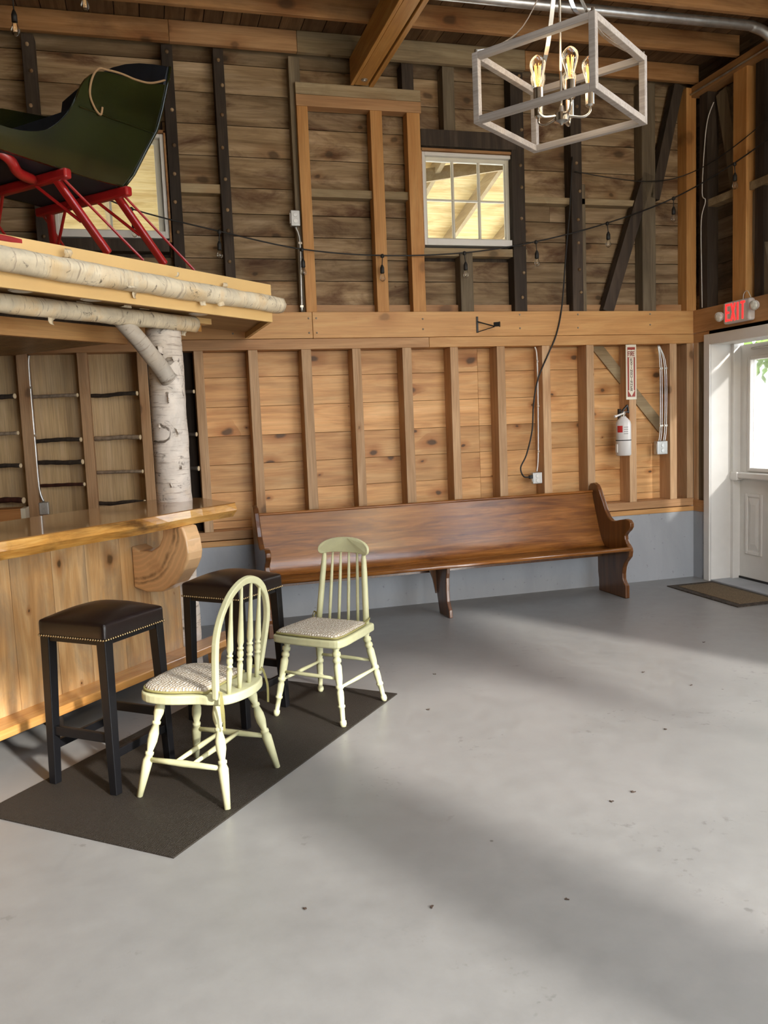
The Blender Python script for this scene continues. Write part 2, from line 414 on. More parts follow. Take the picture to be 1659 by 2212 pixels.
M['twig_light'] = plain('pale_twig_bark', (0.34, 0.27, 0.2), 0.8, var=0.35, vs=35, bmp=0.4)
M['twig_red'] = plain('red_twig_bark', (0.06, 0.018, 0.012), 0.7, var=0.4, vs=30, bmp=0.4)
M['leather'] = plain('brown_black_leather', (0.011, 0.0065, 0.006), 0.33, spec=0.4, var=0.12, vs=60, bmp=0.05)
M['stool'] = plain('black_stool_wood', (0.005, 0.005, 0.006), 0.38, spec=0.3)
M['brass'] = plain('nailhead_brass', (0.46, 0.34, 0.18), 0.3, metal=1.0)
M['chair'] = plain('pale_green_paint', srgb(198, 197, 157), 0.42, var=0.05, vs=25, spec=0.45)
M['crest'] = M['chair']
M['pad'] = weave('cream_seat_weave', (0.40, 0.335, 0.245), (0.74, 0.69, 0.60), 210)
M['piping'] = plain('olive_cotton', (0.30, 0.27, 0.10), 0.8, var=0.1)
M['mat'] = weave('brown_rubber_mat', (0.022, 0.0175, 0.013), (0.031, 0.025, 0.019), 400)
M['mat'].node_tree.nodes['Principled BSDF'].inputs['Roughness'].default_value = 0.6
M['mat'].node_tree.nodes['Principled BSDF'].inputs['Specular IOR Level'].default_value = 0.3
M['coir'] = plain('brown_mat_pile', (0.155, 0.115, 0.072), 0.95, var=0.35, vs=120, bmp=0.6, spec=0.1)
M['coir_edge'] = plain('dark_mat_border', (0.055, 0.045, 0.036), 0.85, var=0.6, vs=45, bmp=0.5, spec=0.2)
M['sleigh'] = plain('dark_green_lacquer', (0.011, 0.0135, 0.0025), 0.22, spec=0.5, var=0.5, vs=5, coat=0.3)
M['sleigh_in'] = plain('blue_black_lining', (0.012, 0.016, 0.024), 0.6, var=0.2)
M['red'] = plain('red_paint', (0.33, 0.012, 0.012), 0.3, var=0.2, vs=9, coat=0.4)
M['rope'] = plain('frayed_cord', (0.28, 0.17, 0.08), 0.9)
M['ext_white'] = plain('extinguisher_white', (0.70, 0.68, 0.66), 0.3, spec=0.5)
M['label_red'] = plain('label_red', (0.52, 0.03, 0.025), 0.5)
M['label_gray'] = plain('label_gray', (0.35, 0.34, 0.33), 0.6)
M['sign_cream'] = plain('sign_cream', (0.72, 0.68, 0.55), 0.4)
M['sign_red'] = plain('sign_red', (0.30, 0.035, 0.02), 0.45)
M['sign_brown'] = plain('sign_lettering', (0.07, 0.022, 0.012), 0.5)
M['exit_body'] = plain('exit_housing', (0.62, 0.58, 0.55), 0.35)
M['exit_red'] = emit('exit_letters', (1.0, 0.03, 0.03), 1.3)
M['lens'] = plain('lamp_lens', (0.62, 0.62, 0.55), 0.15, spec=0.8, var=0.25, vs=60)
def ring_wood(name, cen, base, ax):
    m, nt, b = new_mat(name); tc = N(nt, 'ShaderNodeTexCoord').outputs['Object']
    sx = N(nt, 'ShaderNodeSeparateXYZ'); L(nt, tc, sx.inputs[0])
    cx = N(nt, 'ShaderNodeCombineXYZ'); L(nt, sx.outputs[1], cx.inputs[0]); L(nt, sx.outputs[2], cx.inputs[1])
    nz = N(nt, 'ShaderNodeTexNoise'); L(nt, tc, nz.inputs['Vector']); nz.inputs['Scale'].default_value = 7; nz.inputs['Detail'].default_value = 3
    wv = N(nt, 'ShaderNodeVectorMath', operation='MULTIPLY_ADD'); L(nt, nz.outputs['Color'], wv.inputs[0]); wv.inputs[1].default_value = (0.06, 0.06, 0); L(nt, cx.outputs[0], wv.inputs[2])
    ds = N(nt, 'ShaderNodeVectorMath', operation='DISTANCE'); L(nt, wv.outputs[0], ds.inputs[0]); ds.inputs[1].default_value = (cen[0]+0.03, cen[1]+0.03, 0)
    d = ds.outputs['Value']
    w_ = N(nt, 'ShaderNodeMath', operation='SINE'); mm = N(nt, 'ShaderNodeMath', operation='MULTIPLY'); L(nt, d, mm.inputs[0]); mm.inputs[1].default_value = 210; L(nt, mm.outputs[0], w_.inputs[0])
    col = ramp(nt, w_.outputs[0], [(0.0, tuple(x*0.9 for x in base)), (0.7, base)])
    dk = ramp(nt, d, [(0.27, (0, 0, 0)), (0.292, (0.85,)*3), (0.308, (0.0,)*3), (0.318, (0.7,)*3), (0.33, (0, 0, 0))])
    br_ = ramp(nt, noise(nt, tc, 9, 4), [(0.4, (0.1,)*3), (0.6, (1, 1, 1))])
    col = mix(nt, mix(nt, 1.0, dk, br_, 'MULTIPLY'), col, (0.10, 0.05, 0.02))
    col = mix(nt, ramp(nt, noise(nt, tc, 5, 4), [(0.55, (0, 0, 0)), (0.72, (0.5,)*3)]), col, (0.36, 0.17, 0.07))
    L(nt, col, b.inputs['Base Color']); b.inputs['Roughness'].default_value = 0.3; b.inputs['Coat Weight'].default_value = 0.35
    return m
M['slab'] = ring_wood('log_slab_wood', (0.13, 0.965), (0.72, 0.45, 0.225), 0)
M['plywood'] = wood('yellow_plywood', (0.66, 0.48, 0.20), (0.80, 0.64, 0.31), (0.86, 0.74, 0.42), 'X', 0.7, tint=0.05, grain=1.6, stain=0.7, stcol=(0.45, 0.27, 0.09))  # yellow plywood tone with brown blotches
M['rafter'] = wood('shed_rafter', (0.38, 0.29, 0.16), (0.46, 0.36, 0.21), (0.54, 0.44, 0.27), 'Y', 0.7, tint=0.05)
M['shingle'] = wood('shed_shingle', (0.22, 0.13, 0.05), (0.42, 0.29, 0.12), (0.60, 0.46, 0.22), 'X', 0.8, tint=0.2, stain=0.6)
M['ground'] = plain('pale_gravel', (0.55, 0.53, 0.48), 0.9, var=0.12, vs=3)
M['leaf'] = plain('green_leaf', (0.16, 0.30, 0.045), 0.6, var=0.4, vs=4)  # mid green leaf colour, varied at random
M['bark'] = plain('tree_bark', (0.12, 0.09, 0.06), 0.9, var=0.3)
M['blockwood'] = wood('orange_box_wood', (0.40, 0.17, 0.05), (0.5, 0.23, 0.075), (0.58, 0.3, 0.11), 'X', 0.5, knots=0.5, tint=0.05)
M['lightlens'] = plain('downlight_lens', (0.66, 0.63, 0.58), 0.4)
M['bulb'] = glass('bulb_glass', (0.98, 0.96, 0.9))
M['filament_dim'] = emit('filament_faint_glow', (0.9, 0.55, 0.25), 0.5)  # faint emission gives these filaments a dim glow
M['nail'] = plain('bolt_steel', (0.35, 0.31, 0.25), 0.5, metal=0.6)
def translucent(name, c):
    m, nt, b = new_mat(name); nt.nodes.remove(b)
    t = N(nt, 'ShaderNodeBsdfTranslucent'); t.inputs[0].default_value = c4(c)
    L(nt, t.outputs[0], nt.nodes['Material Output'].inputs[0]); return m
M['fill_sheet'] = translucent('milky_fill_sheet', (0.68, 0.71, 0.75))  # for the unseen translucent sheets added to spread daylight indoors
M['leafdry'] = plain('dry_leaf', (0.05, 0.03, 0.02), 0.9)

# ------------------------------------------------------------------ camera (solved from the room's straight lines)
R_ = V((0.9633, -0.2654, -0.0399)); 
yaw, pitch, roll = 0.2681, 0.1060, -0.0402
cy, sy, cp, sp = math.cos(yaw), math.sin(yaw), math.cos(pitch), math.sin(pitch)
f0 = V((sy, cy, 0)); r0 = V((cy, -sy, 0)); u0 = V((0, 0, 1))
fw = f0*cp - u0*sp; u2 = u0*cp + f0*sp
rr = r0*math.cos(roll) + u2*math.sin(roll); uu = u2*math.cos(roll) - r0*math.sin(roll)
cam = bpy.data.cameras.new('camera'); co = bpy.data.objects.new('camera', cam); COL.objects.link(co)
co.matrix_world = frame(rr, uu, -fw, (-4.6359, -6.3936, 1.4847))
cam.sensor_fit = 'HORIZONTAL'; cam.sensor_width = 36.0; cam.lens = 36.0*1791.8/1659.0
cam.clip_start = 0.05; cam.clip_end = 200
S.camera = co

# ------------------------------------------------------------------ room dimensions
XL, YF, ZC, DW = -10.5, -8.0, 4.395, 0.16      # left wall, front wall, loft boards, wall depth
ZF, ZS, ZP0, ZP1, ZB = 0.60, 0.715, 2.078, 2.159, 2.357

def struct(name, label=None, loc=(0,0,0)):
    o = thing(name, label, None, loc); o['kind'] = 'structure'; return o

fl = obj('floor', box(XL-0.3, 0.45, YF-0.3, 0.4, -0.12, 0), M['floor']); tag(fl, 'pale grey painted concrete floor with scuffs and a soft shadow band', 'floor', kind='structure')

# ---- back wall: everything nailed to it is a part
wb = struct('wall_back', 'back wall with pine boards below and weathered barn boards above'); wb['category'] = 'wall'
obj('foundation', box(XL, 0.3, 0.0, 0.4, 0, ZF), M['conc'], wb, label='pale blue grey painted concrete footing')
obj('sill_board', box(XL, 0, -0.006, DW, ZF, 0.642), M['beam_x'], wb, bevel=0.003)
obj('sill_plate', box(XL, 0, 0.0, DW, 0.648, ZS), M['stud_x'], wb, bevel=0.004)
obj('top_plate', box(XL, -2.45, -0.004, DW, ZP0, ZP1-0.002), M['stud_x'], wb, bevel=0.003)
obj('top_plate', box(-2.448, 0, -0.004, DW, ZP0, ZP1-0.002), M['beam_x'], wb, bevel=0.003)
obj('band_board', box(XL, -3.392, -0.012, 0.03, ZP1, ZB), M['beam_x'], wb, bevel=0.003)
obj('band_board', box(-3.389, 0, -0.012, 0.03, ZP1, ZB), M['beam_x'], wb, bevel=0.003)
bm = nb()
for i, (x, z) in enumerate([(-3.42, 2.31), (-3.42, 2.2), (-3.36, 2.31), (-3.36, 2.2), (-1.66, 2.33), (-1.66, 2.22), (-1.13, 2.33), (-1.13, 2.22), (-0.44, 2.33), (-0.44, 2.24), (-2.5, 2.3), (-2.5, 2.22), (-4.0, 2.2)]):
    add_sphere(bm, (x, -0.013, z), 0.0075, 8, 5)
obj('nail_heads', bm, M['nail'], wb, smooth=True)
# lower pine sheathing and tan panels behind the bar
bm = nb(); zs = [ZS, 0.775, 1.0, 1.215, 1.435, 1.66, 1.885, ZP0]
for a, b in zip(zs, zs[1:]):
    xs = [-4.29, -1.975, 0.0]
    for c, d in zip(xs, xs[1:]): add_box(bm, c+0.0005, d-0.0005, DW, DW+0.02, a+0.0012, b-0.0012)
obj('pine_boards', bm, M['pine'], wb, bevel=0.002, label='golden knotty pine boards laid flat between the studs')
bm = nb()
add_box(bm, -4.27, -4.25, DW-0.03, DW, ZS, ZP0)
obj('dark_bay_panel', box(-4.66, -4.31, DW-0.005, DW+0.02, ZS, ZP0), M['dark'], wb) ; bm.free()
bm = nb()
for a, b in ((-5.08, -4.66), (-5.5, -5.1), (-5.95, -5.52), (-8, -5.97)):
    add_box(bm, a, b, DW-0.01, DW+0.02, ZS, ZP0)
obj('board_backing', box(XL, 0.16, DW+0.021, DW+0.04, ZF, ZB+0.05), M['dark'], wb)  # added sheet, blocks daylight showing through the board gaps
obj('tan_panels', bm, M['ply'], wb, label='smooth tan panels between the studs behind the bar')
# lower studs, 16 inches apart
for k in range(15):
    x = -0.237 - 0.4064*k + random.uniform(-0.004, 0.004)
    w = 0.072 + random.uniform(-0.004, 0.006)
    obj('stud', box(x, x+w, 0.0, DW, ZS, ZP0), M['stud'], wb, bevel=0.004)
obj('stud', box(-0.067, -0.002, 0.0, DW, ZS, ZP0), M['stud'], wb, bevel=0.004)
# let-in diagonal brace in the right-hand bays
obj('diagonal_brace', bar((-0.95, DW-0.012, 2.17), (-0.22, DW-0.012, 1.34), 0.02, 0.095, up=(1, 0, 1)), M['gray_x'], wb, label='weathered grey diagonal brace board')
# upper sheathing, weathered
bm = nb(); z = ZB+0.065
while z < 4.5:
    h = random.choice((0.165, 0.19, 0.21, 0.225)); c = random.choice((-3.4, -2.2, -2.8, -1.3, -5.0))
    segs = [(XL, c), (c, 0.16)]
    for a, b in segs:
        cuts = [(a, b)]
        for (wx0, wx1, wz0, wz1) in ((-2.44, -1.65, 2.89, 3.6), (-5.2, -4.41, 2.89, 3.63)):
            nxt = []
            for (p, q) in cuts:
                if z+h > wz0+0.01 and z < wz1-0.01 and p < wx1 and q > wx0:
                    if p < wx0: nxt.append((p, wx0))
                    if q > wx1: nxt.append((wx1, q))
                else: nxt.append((p, q))
            cuts = nxt
        for (p, q) in cuts:
            if q-p > 0.02: add_box(bm, p+0.001, q-0.001, DW-0.03, DW-0.008, z+0.003, z+h-0.003)
    z += h
obj('barn_boards', bm, M['old'], wb, label='weathered brown barn boards')
obj('barn_board_backing', box(XL, -5.25, DW-0.006, DW+0.01, ZB, 4.5), M['dark'], wb)
obj('barn_board_backing', box(-4.4, -2.46, DW-0.006, DW+0.01, ZB, 4.5), M['dark'], wb)
obj('barn_board_backing', box(-1.63, 0.2, DW-0.006, DW+0.01, ZB, 4.5), M['dark'], wb)
for a in ((-5.25, -4.4), (-2.46, -1.63)):
    obj('barn_board_backing', box(a[0], a[1], DW-0.006, DW+0.01, ZB, 2.885), M['dark'], wb)
    obj('barn_board_backing', box(a[0], a[1], DW-0.006, DW+0.01, 3.635, 4.5), M['dark'], wb)
obj('bottom_board', box(XL, 0.0, 0.08, DW-0.03, ZB-0.05, ZB+0.065), M['stud_x'], wb)
# upper studs
for x0, x1, z0, z1, m in [(-5.318, -5.235, ZB, 4.24, 'dark'), (-4.39, -4.31, ZB, 4.24, 'dark'), (-4.025, -3.95, ZB, 4.24, 'dark'),
                          (-2.263, -2.165, 3.69, 4.24, 'gray'), (-2.595, -2.50, 3.9, 4.24, 'dark'), (-1.69, -1.578, ZB, 4.24, 'dark'), (-1.16, -1.06, ZB, 4.24, 'dark'),
                          (-0.495, -0.365, ZB, 4.24, 'gray'), (-2.16, -2.05, ZB, 2.825, 'gray'), (-0.067, 0.03, ZB, 4.22, 'new'),
                          (-6.3, -6.2, ZB, 4.24, 'dark'), (-7.3, -7.2, ZB, 4.24, 'dark'), (-1.09, -1.02, ZB, 3.4, 'gray')]:
    y0 = 0.03 if (x0 == -1.09) else (0.01 if m != 'new' else 0.0)
    obj('upper_stud', box(x0, x1, y0, DW-0.03, z0, z1), M[m], wb, bevel=0.005)
obj('upper_stud', box(-3.47, -3.385, 0.04, DW-0.03, ZB, 4.24), M['gray'], wb, bevel=0.005)
bm = nb()
for x in (-5.275, -4.345, -3.985, -1.61, -1.1):
    for k in range(9):
        add_sphere(bm, (x+random.uniform(-.015, .015), 0.008, 2.5+0.21*k+random.uniform(-.04, .04)), 0.014, 10, 6, 1.0)
obj('stud_pegs', bm, M['old'], wb, smooth=True)
# newer framed opening
for a in ((-3.432, -3.348), (-2.865, -2.77), (-2.571, -2.464)):
    obj('framing_stud', box(a[0], a[1], -0.004, 0.1, ZB, 3.872), M['new'], wb, bevel=0.004, label='newer orange stud of the framed opening')
obj('framing_header', box(-3.434, -2.452, -0.006, 0.1, 3.872, 3.955), M['stud_x'], wb, bevel=0.004)
obj('framing_header', box(-3.434, -2.452, -0.004, 0.1, 3.957, 4.042), M['gray_x'], wb, bevel=0.004)
# blocking
for x0, x1, z0, z1 in [(-4.31, -4.02, 3.225, 3.29), (-1.58, -0.47, 3.235, 3.285), (-3.35, -2.56, 3.225, 3.285), (-2.46, -1.56, 2.80, 2.862)]:
    obj('blocking', box(x0, x1, 0.03, DW-0.03, z0, z1), M['gray_x'], wb, bevel=0.003)
obj('window_header', box(-2.46, -1.64, 0.0, DW-0.03, 3.635, 3.76), M['dark'], wb, bevel=0.004)
obj('window_sill_timber', box(-4.42, -5.25, 0.03, DW-0.03, 2.80, 2.885), M['dark'], wb)
obj('diagonal_brace', bar((-0.83, 0.05, ZB), (-0.43, 0.05, 3.50), 0.10, 0.08, up=(0, 1, 0)), M['dark'], wb, label='dark old diagonal brace')
obj('diagonal_brace', bar((-0.37, 0.05, 3.3), (-0.13, 0.05, 4.24), 0.09, 0.08, up=(0, 1, 0)), M['dark'], wb, label='dark old diagonal brace')
# ledger boards under the loft
obj('ledger', box(XL, -4.33, -0.035, 0.01, 4.245, ZC-0.005), M['joist'], wb, bevel=0.003)
obj('ledger', box(-4.328, -3.412, -0.036, 0.01, 4.243, ZC-0.005), M['stud_x'], wb, bevel=0.003)
obj('ledger', box(-3.41, -1.575, -0.035, 0.01, 4.24, ZC-0.003), M['gray_x'], wb, bevel=0.003)
obj('ledger', box(-1.573, 0.03, -0.034, 0.01, 4.25, ZC-0.005), M['joist'], wb, bevel=0.003)

# ---- right wall
wr = struct('wall_right', 'right wall of dark barn boards with the exit door in it'); wr['category'] = 'wall'
D0, D1 = -0.165, -1.42          # outer edges of the door casing along y
obj('foundation', box(0.0, 0.3, -0.24, 0.0, 0, ZF), M['conc'], wr)
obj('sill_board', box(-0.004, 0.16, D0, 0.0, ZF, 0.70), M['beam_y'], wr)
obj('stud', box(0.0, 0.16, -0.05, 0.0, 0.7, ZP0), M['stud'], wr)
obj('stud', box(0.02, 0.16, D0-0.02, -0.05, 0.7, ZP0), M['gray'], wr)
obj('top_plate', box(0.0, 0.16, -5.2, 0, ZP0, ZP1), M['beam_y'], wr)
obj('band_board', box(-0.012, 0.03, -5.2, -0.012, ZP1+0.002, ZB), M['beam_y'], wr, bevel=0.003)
obj('pine_boards', box(0.16, 0.18, -0.24, 0.16, ZS, ZP0), M['pine'], wr)
# openings of the right wall (door, and a wide barn door further along) leave these pieces
bm = nb(); z = ZB-0.02
MW = (-5.9, -3.4, 2.55, 3.95)
while z < 6.0:
    h = random.choice((0.17, 0.2, 0.22))
    if z+h > MW[2] and z < MW[3]:
        add_box(bm, 0.13, 0.152, YF, MW[0], z+0.0015, z+h-0.0015); add_box(bm, 0.13, 0.152, MW[1], 0.13, z+0.0015, z+h-0.0015)
    else: add_box(bm, 0.13, 0.152, YF, 0.13, z+0.0015, z+h-0.0015)
    z += h
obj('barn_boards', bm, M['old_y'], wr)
for a in ((YF, MW[0], ZB-0.02, 6.0), (MW[1], 0.2, ZB-0.02, 6.0), (MW[0], MW[1], ZB-0.02, MW[2]), (MW[0], MW[1], MW[3], 6.0)):
    obj('barn_board_backing', box(0.154, 0.17, *a), M['dark'], wr)
obj('side_fill_pane', box(0.16, 0.161, *MW), M['fill_sheet'], wr)  # added unseen pane, puts a bright reflection on the pew back
obj('wall_panel', box(0.06, 0.3, -5.2, D1+0.02, 0, ZB), M['pine'], wr)
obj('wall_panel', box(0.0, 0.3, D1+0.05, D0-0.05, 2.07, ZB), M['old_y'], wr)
for y0, y1, m in [(-0.664, -0.506, 'new'), (-1.3, -1.17, 'new'), (-1.95, -1.85, 'dark'), (-2.9, -2.8, 'dark'), (-3.9, -3.8, 'dark')]:
    obj('upper_stud', box(0.0, 0.13, y0, y1, ZB, 4.16), M[m], wr, bevel=0.004)
obj('upper_stud', box(0.05, 0.13, -0.80, -0.70, ZB, 4.16), M['dark'], wr, bevel=0.004)
obj('upper_stud', box(0.022, 0.13, -0.16, -0.05, ZB, 4.16), M['dark'], wr, bevel=0.004)
obj('girt', box(0.03, 0.13, -3.4, -0.05, 3.20, 3.262), M['gray_x'], wr, bevel=0.003)
obj('diagonal_brace', bar((0.09, -0.64, 3.18), (0.09, -0.82, ZB), 0.14, 0.06, up=(1, 0, 0)), M['gray'], wr)
obj('diagonal_brace', bar((0.1, -0.26, 4.1), (0.1, -0.47, 3.2), 0.13, 0.05, up=(1, 0, 0)), M['gray'], wr)
obj('eave_beam', box(-0.02, 0.11, YF, 0.0, 4.135, 4.225), M['beam_y'], wr, bevel=0.004)

# ---- unseen sides, with the wide barn doorways that let the daylight in
wl = obj('wall_left', box(XL-0.2, XL, YF, 0.4, 0, 6.0), M['old_y']); tag(wl, 'left wall of weathered boards', 'wall', kind='structure')
wf = struct('wall_front', 'front wall behind the viewer with wide doorways'); wf['category'] = 'wall'
PX_, PW = -1.63, 0.245
OH = 2.9
for a, b in ((XL, -3.9), (PX_-PW, PX_+PW)):
    obj('wall_panel', box(a, b, YF-0.2, YF, 0, OH), M['old'], wf)
obj('corner_post', box(0.26, 0.3, YF-0.04, YF, 0, OH), M['old'], wf)
obj('wall_panel', box(XL, 0.3, YF-0.2, YF, OH, 6.0), M['old'], wf)

# ---- ceiling
ce = struct('ceiling', 'loft floor of dark brown boards over joists'); ce['category'] = 'ceiling'
LY = -2.75; ZR = 6.0
bm = nb(); x = XL
while x < 0.3:
    w = random.uniform(0.12, 0.17)
    add_box(bm, x+0.003, x+w-0.003, LY, 0.3, ZC, ZC+0.025); x += w
obj('loft_boards', bm, M['deck'], ce)
obj('loft_backing', box(XL-0.2, 0.4, LY, 0.45, ZC+0.027, ZC+0.06), M['dark'], ce)
for k in range(4):
    y = -0.56 - 0.61*k
    obj('joist', box(XL, 0.0, y-0.02, y+0.02, 4.24, ZC-0.002), M['joist'], ce, bevel=0.003)
rf = struct('roof', 'high roof with added translucent fill panels beyond the loft'); rf['category'] = 'roof'
SK = [(-4.2, -2.4), (-2.2, -0.2)]; SY = (-7.6, -2.9)
for a, b in ((XL-0.2, SK[0][0]), (SK[0][1], SK[1][0]), (SK[1][1], 0.4)):
    obj('roof_boards', box(a, b, SY[0], SY[1], ZR, ZR+0.05), M['old_y'], rf)
obj('roof_boards', box(XL-0.2, 0.4, SY[1], 0.45, ZR, ZR+0.05), M['old_y'], rf)
obj('roof_boards', box(XL-0.2, 0.4, YF-0.2, SY[0], ZR, ZR+0.05), M['old_y'], rf)
for a, b in SK:
    obj('overhead_fill_panel', box(a, b, SY[0], SY[1], ZR+0.02, ZR+0.021), M['fill_sheet'], rf)  # added unseen panels, give overhead light and the pew sheen
obj('gable_boards', box(XL-0.2, 0.4, 0.19, 0.3, 4.4, ZR), M['dark'], rf)
tb = struct('ceiling_beam', 'double orange timber tie beam running out from the framed opening'); tb['category'] = 'beam'
obj('timber', box(-3.011, -2.985, YF, -0.008, 4.04, 4.236), M['tie'], tb, bevel=0.004)
obj('timber', box(-2.981, -2.878, YF, -0.008, 4.045, 4.236), M['tie'], tb, bevel=0.004)
obj('timber', box(-2.868, -2.832, YF, -0.008, 4.035, 4.236), M['tie'], tb, bevel=0.004)
obj('bolt', lathe((-2.93, -0.12, 4.03), (-2.93, -0.12, 4.046), [(0, 0.012), (0.5, 0.016), (0.51, 0.024), (1, 0.024)]), M['nail'], tb)

# ---- windows of the back wall
def window(name, label, x0, x1, z0, z1, cols, rows):
    w = struct(name, label); w['category'] = 'window'
    bm = nb(); t = 0.026
    for a in ((x0, x0+t, z0, z1), (x1-t, x1, z0, z1), (x0+t, x1-t, z0, z0+0.05), (x0+t, x1-t, z1-t, z1)):
        add_box(bm, a[0], a[1], 0.035, DW, a[2], a[3])
    obj('frame', bm, M['white'], w, bevel=0.003)
    a0, a1, b0, b1 = x0+t, x1-t, z0+0.05, z1-t
    bm = nb(); s = 0.042
    for a in ((a0, a0+s*0.5, b0, b1), (a1-s, a1, b0, b1), (a0+s*0.5, a1-s, b0, b0+0.014), (a0+s*0.5, a1-s, b1-0.03, b1)):
        add_box(bm, a[0], a[1], 0.075, 0.115, a[2], a[3])
    sash = obj('sash', bm, M['sash'], w, bevel=0.003)
    c0, c1, e0, e1 = a0+s*0.5, a1-s, b0+0.014, b1-0.03
    bm = nb()
    for i in range(1, cols):
        xx = c0+(c1-c0)*i/cols; add_box(bm, xx-0.008, xx+0.008, 0.08, 0.11, e0, e1)
    for j in range(1, rows):
        zz = e0+(e1-e0)*j/rows; add_box(bm, c0, c1, 0.084, 0.106, zz-0.007, zz+0.007)
    obj('muntin', bm, M['sash'], w)
    obj('pane', box(c0, c1, 0.094, 0.097, e0, e1), M['glass'], w)
    bm = nb()
    for a in ((x0-0.014, x0-0.002, z0-0.03, z1+0.02), (x1+0.002, x1+0.016, z0-0.03, z1+0.02), (x0-0.014, x1+0.016, z1+0.004, z1+0.024)):
        add_box(bm, a[0], a[1], 0.02, DW-0.03, a[2], a[3])
    obj('stop_trim', bm, M['joist'], w)
window('window_1', 'white six pane window in the upper back wall, right of the framed opening', -2.447, -1.655, 2.885, 3.6, 3, 2)
window('window_2', 'white window behind the green sleigh', -5.19, -4.413, 2.895, 3.628, 2, 1)

# ---- shed roof outside the windows
sh = thing('shed_roof', 'yellow plywood shed roof on rafters, seen through the upper windows', 'shed', (-3.3, 2.5, 0), world=True)
sl = math.tan(math.radians(14.5)); Y0, Y1 = 0.2, 5.2
def zr(y): return 4.12 - sl*(y-0.2)
obj('plywood_sheet', bar((-3.35, Y0, zr(Y0)+0.16), (-3.35, Y1, zr(Y1)+0.16), 6.4, 0.03), M['plywood'], sh)
for k in range(11):
    x = -6.3 + 0.61*k + 0.18
    obj('rafter', bar((x, Y0, zr(Y0)+0.075), (x, Y1, zr(Y1)+0.075), 0.045, 0.14), M['rafter'], sh)
obj('rafter_brace', bar((-2.6, 1.6, zr(1.6)+0.0), (-1.1, 1.1, zr(1.1)+0.02), 0.03, 0.12), M['rafter'], sh)
obj('shingle_wall', box(-6.5, -3.6, 4.2, 4.3, 0, 3.3), M['shingle'], sh)
for x in (-6.4, -0.6): obj('post', box(x, x+0.12, 5.0, 5.12, 0, 2.95), M['rafter'], sh)

# ---- the exit door in the right wall
dr = struct('door_1', 'white exit door with a bright glass upper half'); dr['category'] = 'door'
bm = nb()
add_box(bm, -0.018, 0.0, D0-0.074, D0, 0.0, 2.131); add_box(bm, -0.018, 0.0, D1, D1+0.074, 0, 2.131)
add_box(bm, -0.018, 0.0, D1+0.074, D0-0.074, 2.044, 2.131)
obj('casing', bm, M['white'], dr, bevel=0.003)
bm = nb()
add_box(bm, 0.0, 0.24, D0-0.076, D0-0.056, 0.0, 2.06); add_box(bm, 0.0, 0.24, D1+0.056, D1+0.076, 0, 2.06)
add_box(bm, 0.0, 0.24, D1+0.076, D0-0.076, 2.042, 2.06)
obj('jamb', bm, M['white'], dr)
bm = nb()
add_box(bm, 0.2, 0.3, -0.275, D0-0.06, 0.0, 2.06); add_box(bm, 0.2, 0.3, D1+0.06, D1+0.11, 0, 2.06)
obj('door_stop', bm, M['white'], dr, bevel=0.004)
sy0, sy1 = -1.31, -0.275
G = (-1.175, -0.41, 0.985, 1.895)
bm = nb()
for a in ((sy0, G[0], 0.02, 2.03), (G[1], sy1, 0.02, 2.03), (G[0], G[1], 0.02, G[2]), (G[0], G[1], G[3], 2.03)):
    add_box(bm, 0.27, 0.315, a[0], a[1], a[2], a[3])
slab = obj('door_slab', bm, M['white'], dr)
bm = nb()
for a in ((G[0]-0.03, G[0], G[2]-0.03, G[3]+0.03), (G[1], G[1]+0.03, G[2]-0.03, G[3]+0.03), (G[0], G[1], G[2]-0.03, G[2]), (G[0], G[1], G[3], G[3]+0.03)):
    add_box(bm, 0.255, 0.275, a[0], a[1], a[2], a[3])
obj('glass_frame', bm, M['white'], slab, bevel=0.006)
obj('pane', box(0.29, 0.294, G[0], G[1], G[2], G[3]), M['glass'], slab)
for (p, q) in ((-0.555, -0.345), (-1.2, -0.7)):
    bm = nb()
    for a in ((p, p+0.03, 0.235, 0.765), (q-0.03, q, 0.235, 0.765), (p+0.03, q-0.03, 0.235, 0.265), (p+0.03, q-0.03, 0.735, 0.765)):
        add_box(bm, 0.262, 0.272, *a)
    obj('panel_moulding', bm, M['white'], slab, bevel=0.006)
    pb = nb()
    A = [pb.verts.new(v) for v in ((0.27, p+0.04, 0.275), (0.27, q-0.04, 0.275), (0.27, q-0.04, 0.725), (0.27, p+0.04, 0.725))]
    B = [pb.verts.new(v) for v in ((0.26, p+0.075, 0.33), (0.26, q-0.075, 0.33), (0.26, q-0.075, 0.67), (0.26, p+0.075, 0.67))]
    pb.faces.new(B)
    for i in range(4): pb.faces.new((A[i], A[(i+1) % 4], B[(i+1) % 4], B[i]))
    obj('raised_panel', pb, M['white'], slab)
bm = nb(); add_box(bm, 0.205, 0.262, -1.26, -0.262, 0.893, 0.945); add_box(bm, 0.19, 0.27, -0.325, -0.235, 0.875, 0.95)
obj('push_bar', bm, M['white'], dr, bevel=0.01, label='white push bar across the door')
obj('door_sweep', box(0.262, 0.32, sy0, sy1, 0.004, 0.03), M['black_metal'], dr)
obj('threshold', box(0.0, 0.34, D1+0.06, D0-0.076, -0.02, 0.012), M['conc'], dr)
obj('closer_arm', tube([(0.245, -0.44, 1.985), (0.22, -0.75, 1.99), (0.24, -1.1, 1.995)], 0.008), M['nickel'], dr)

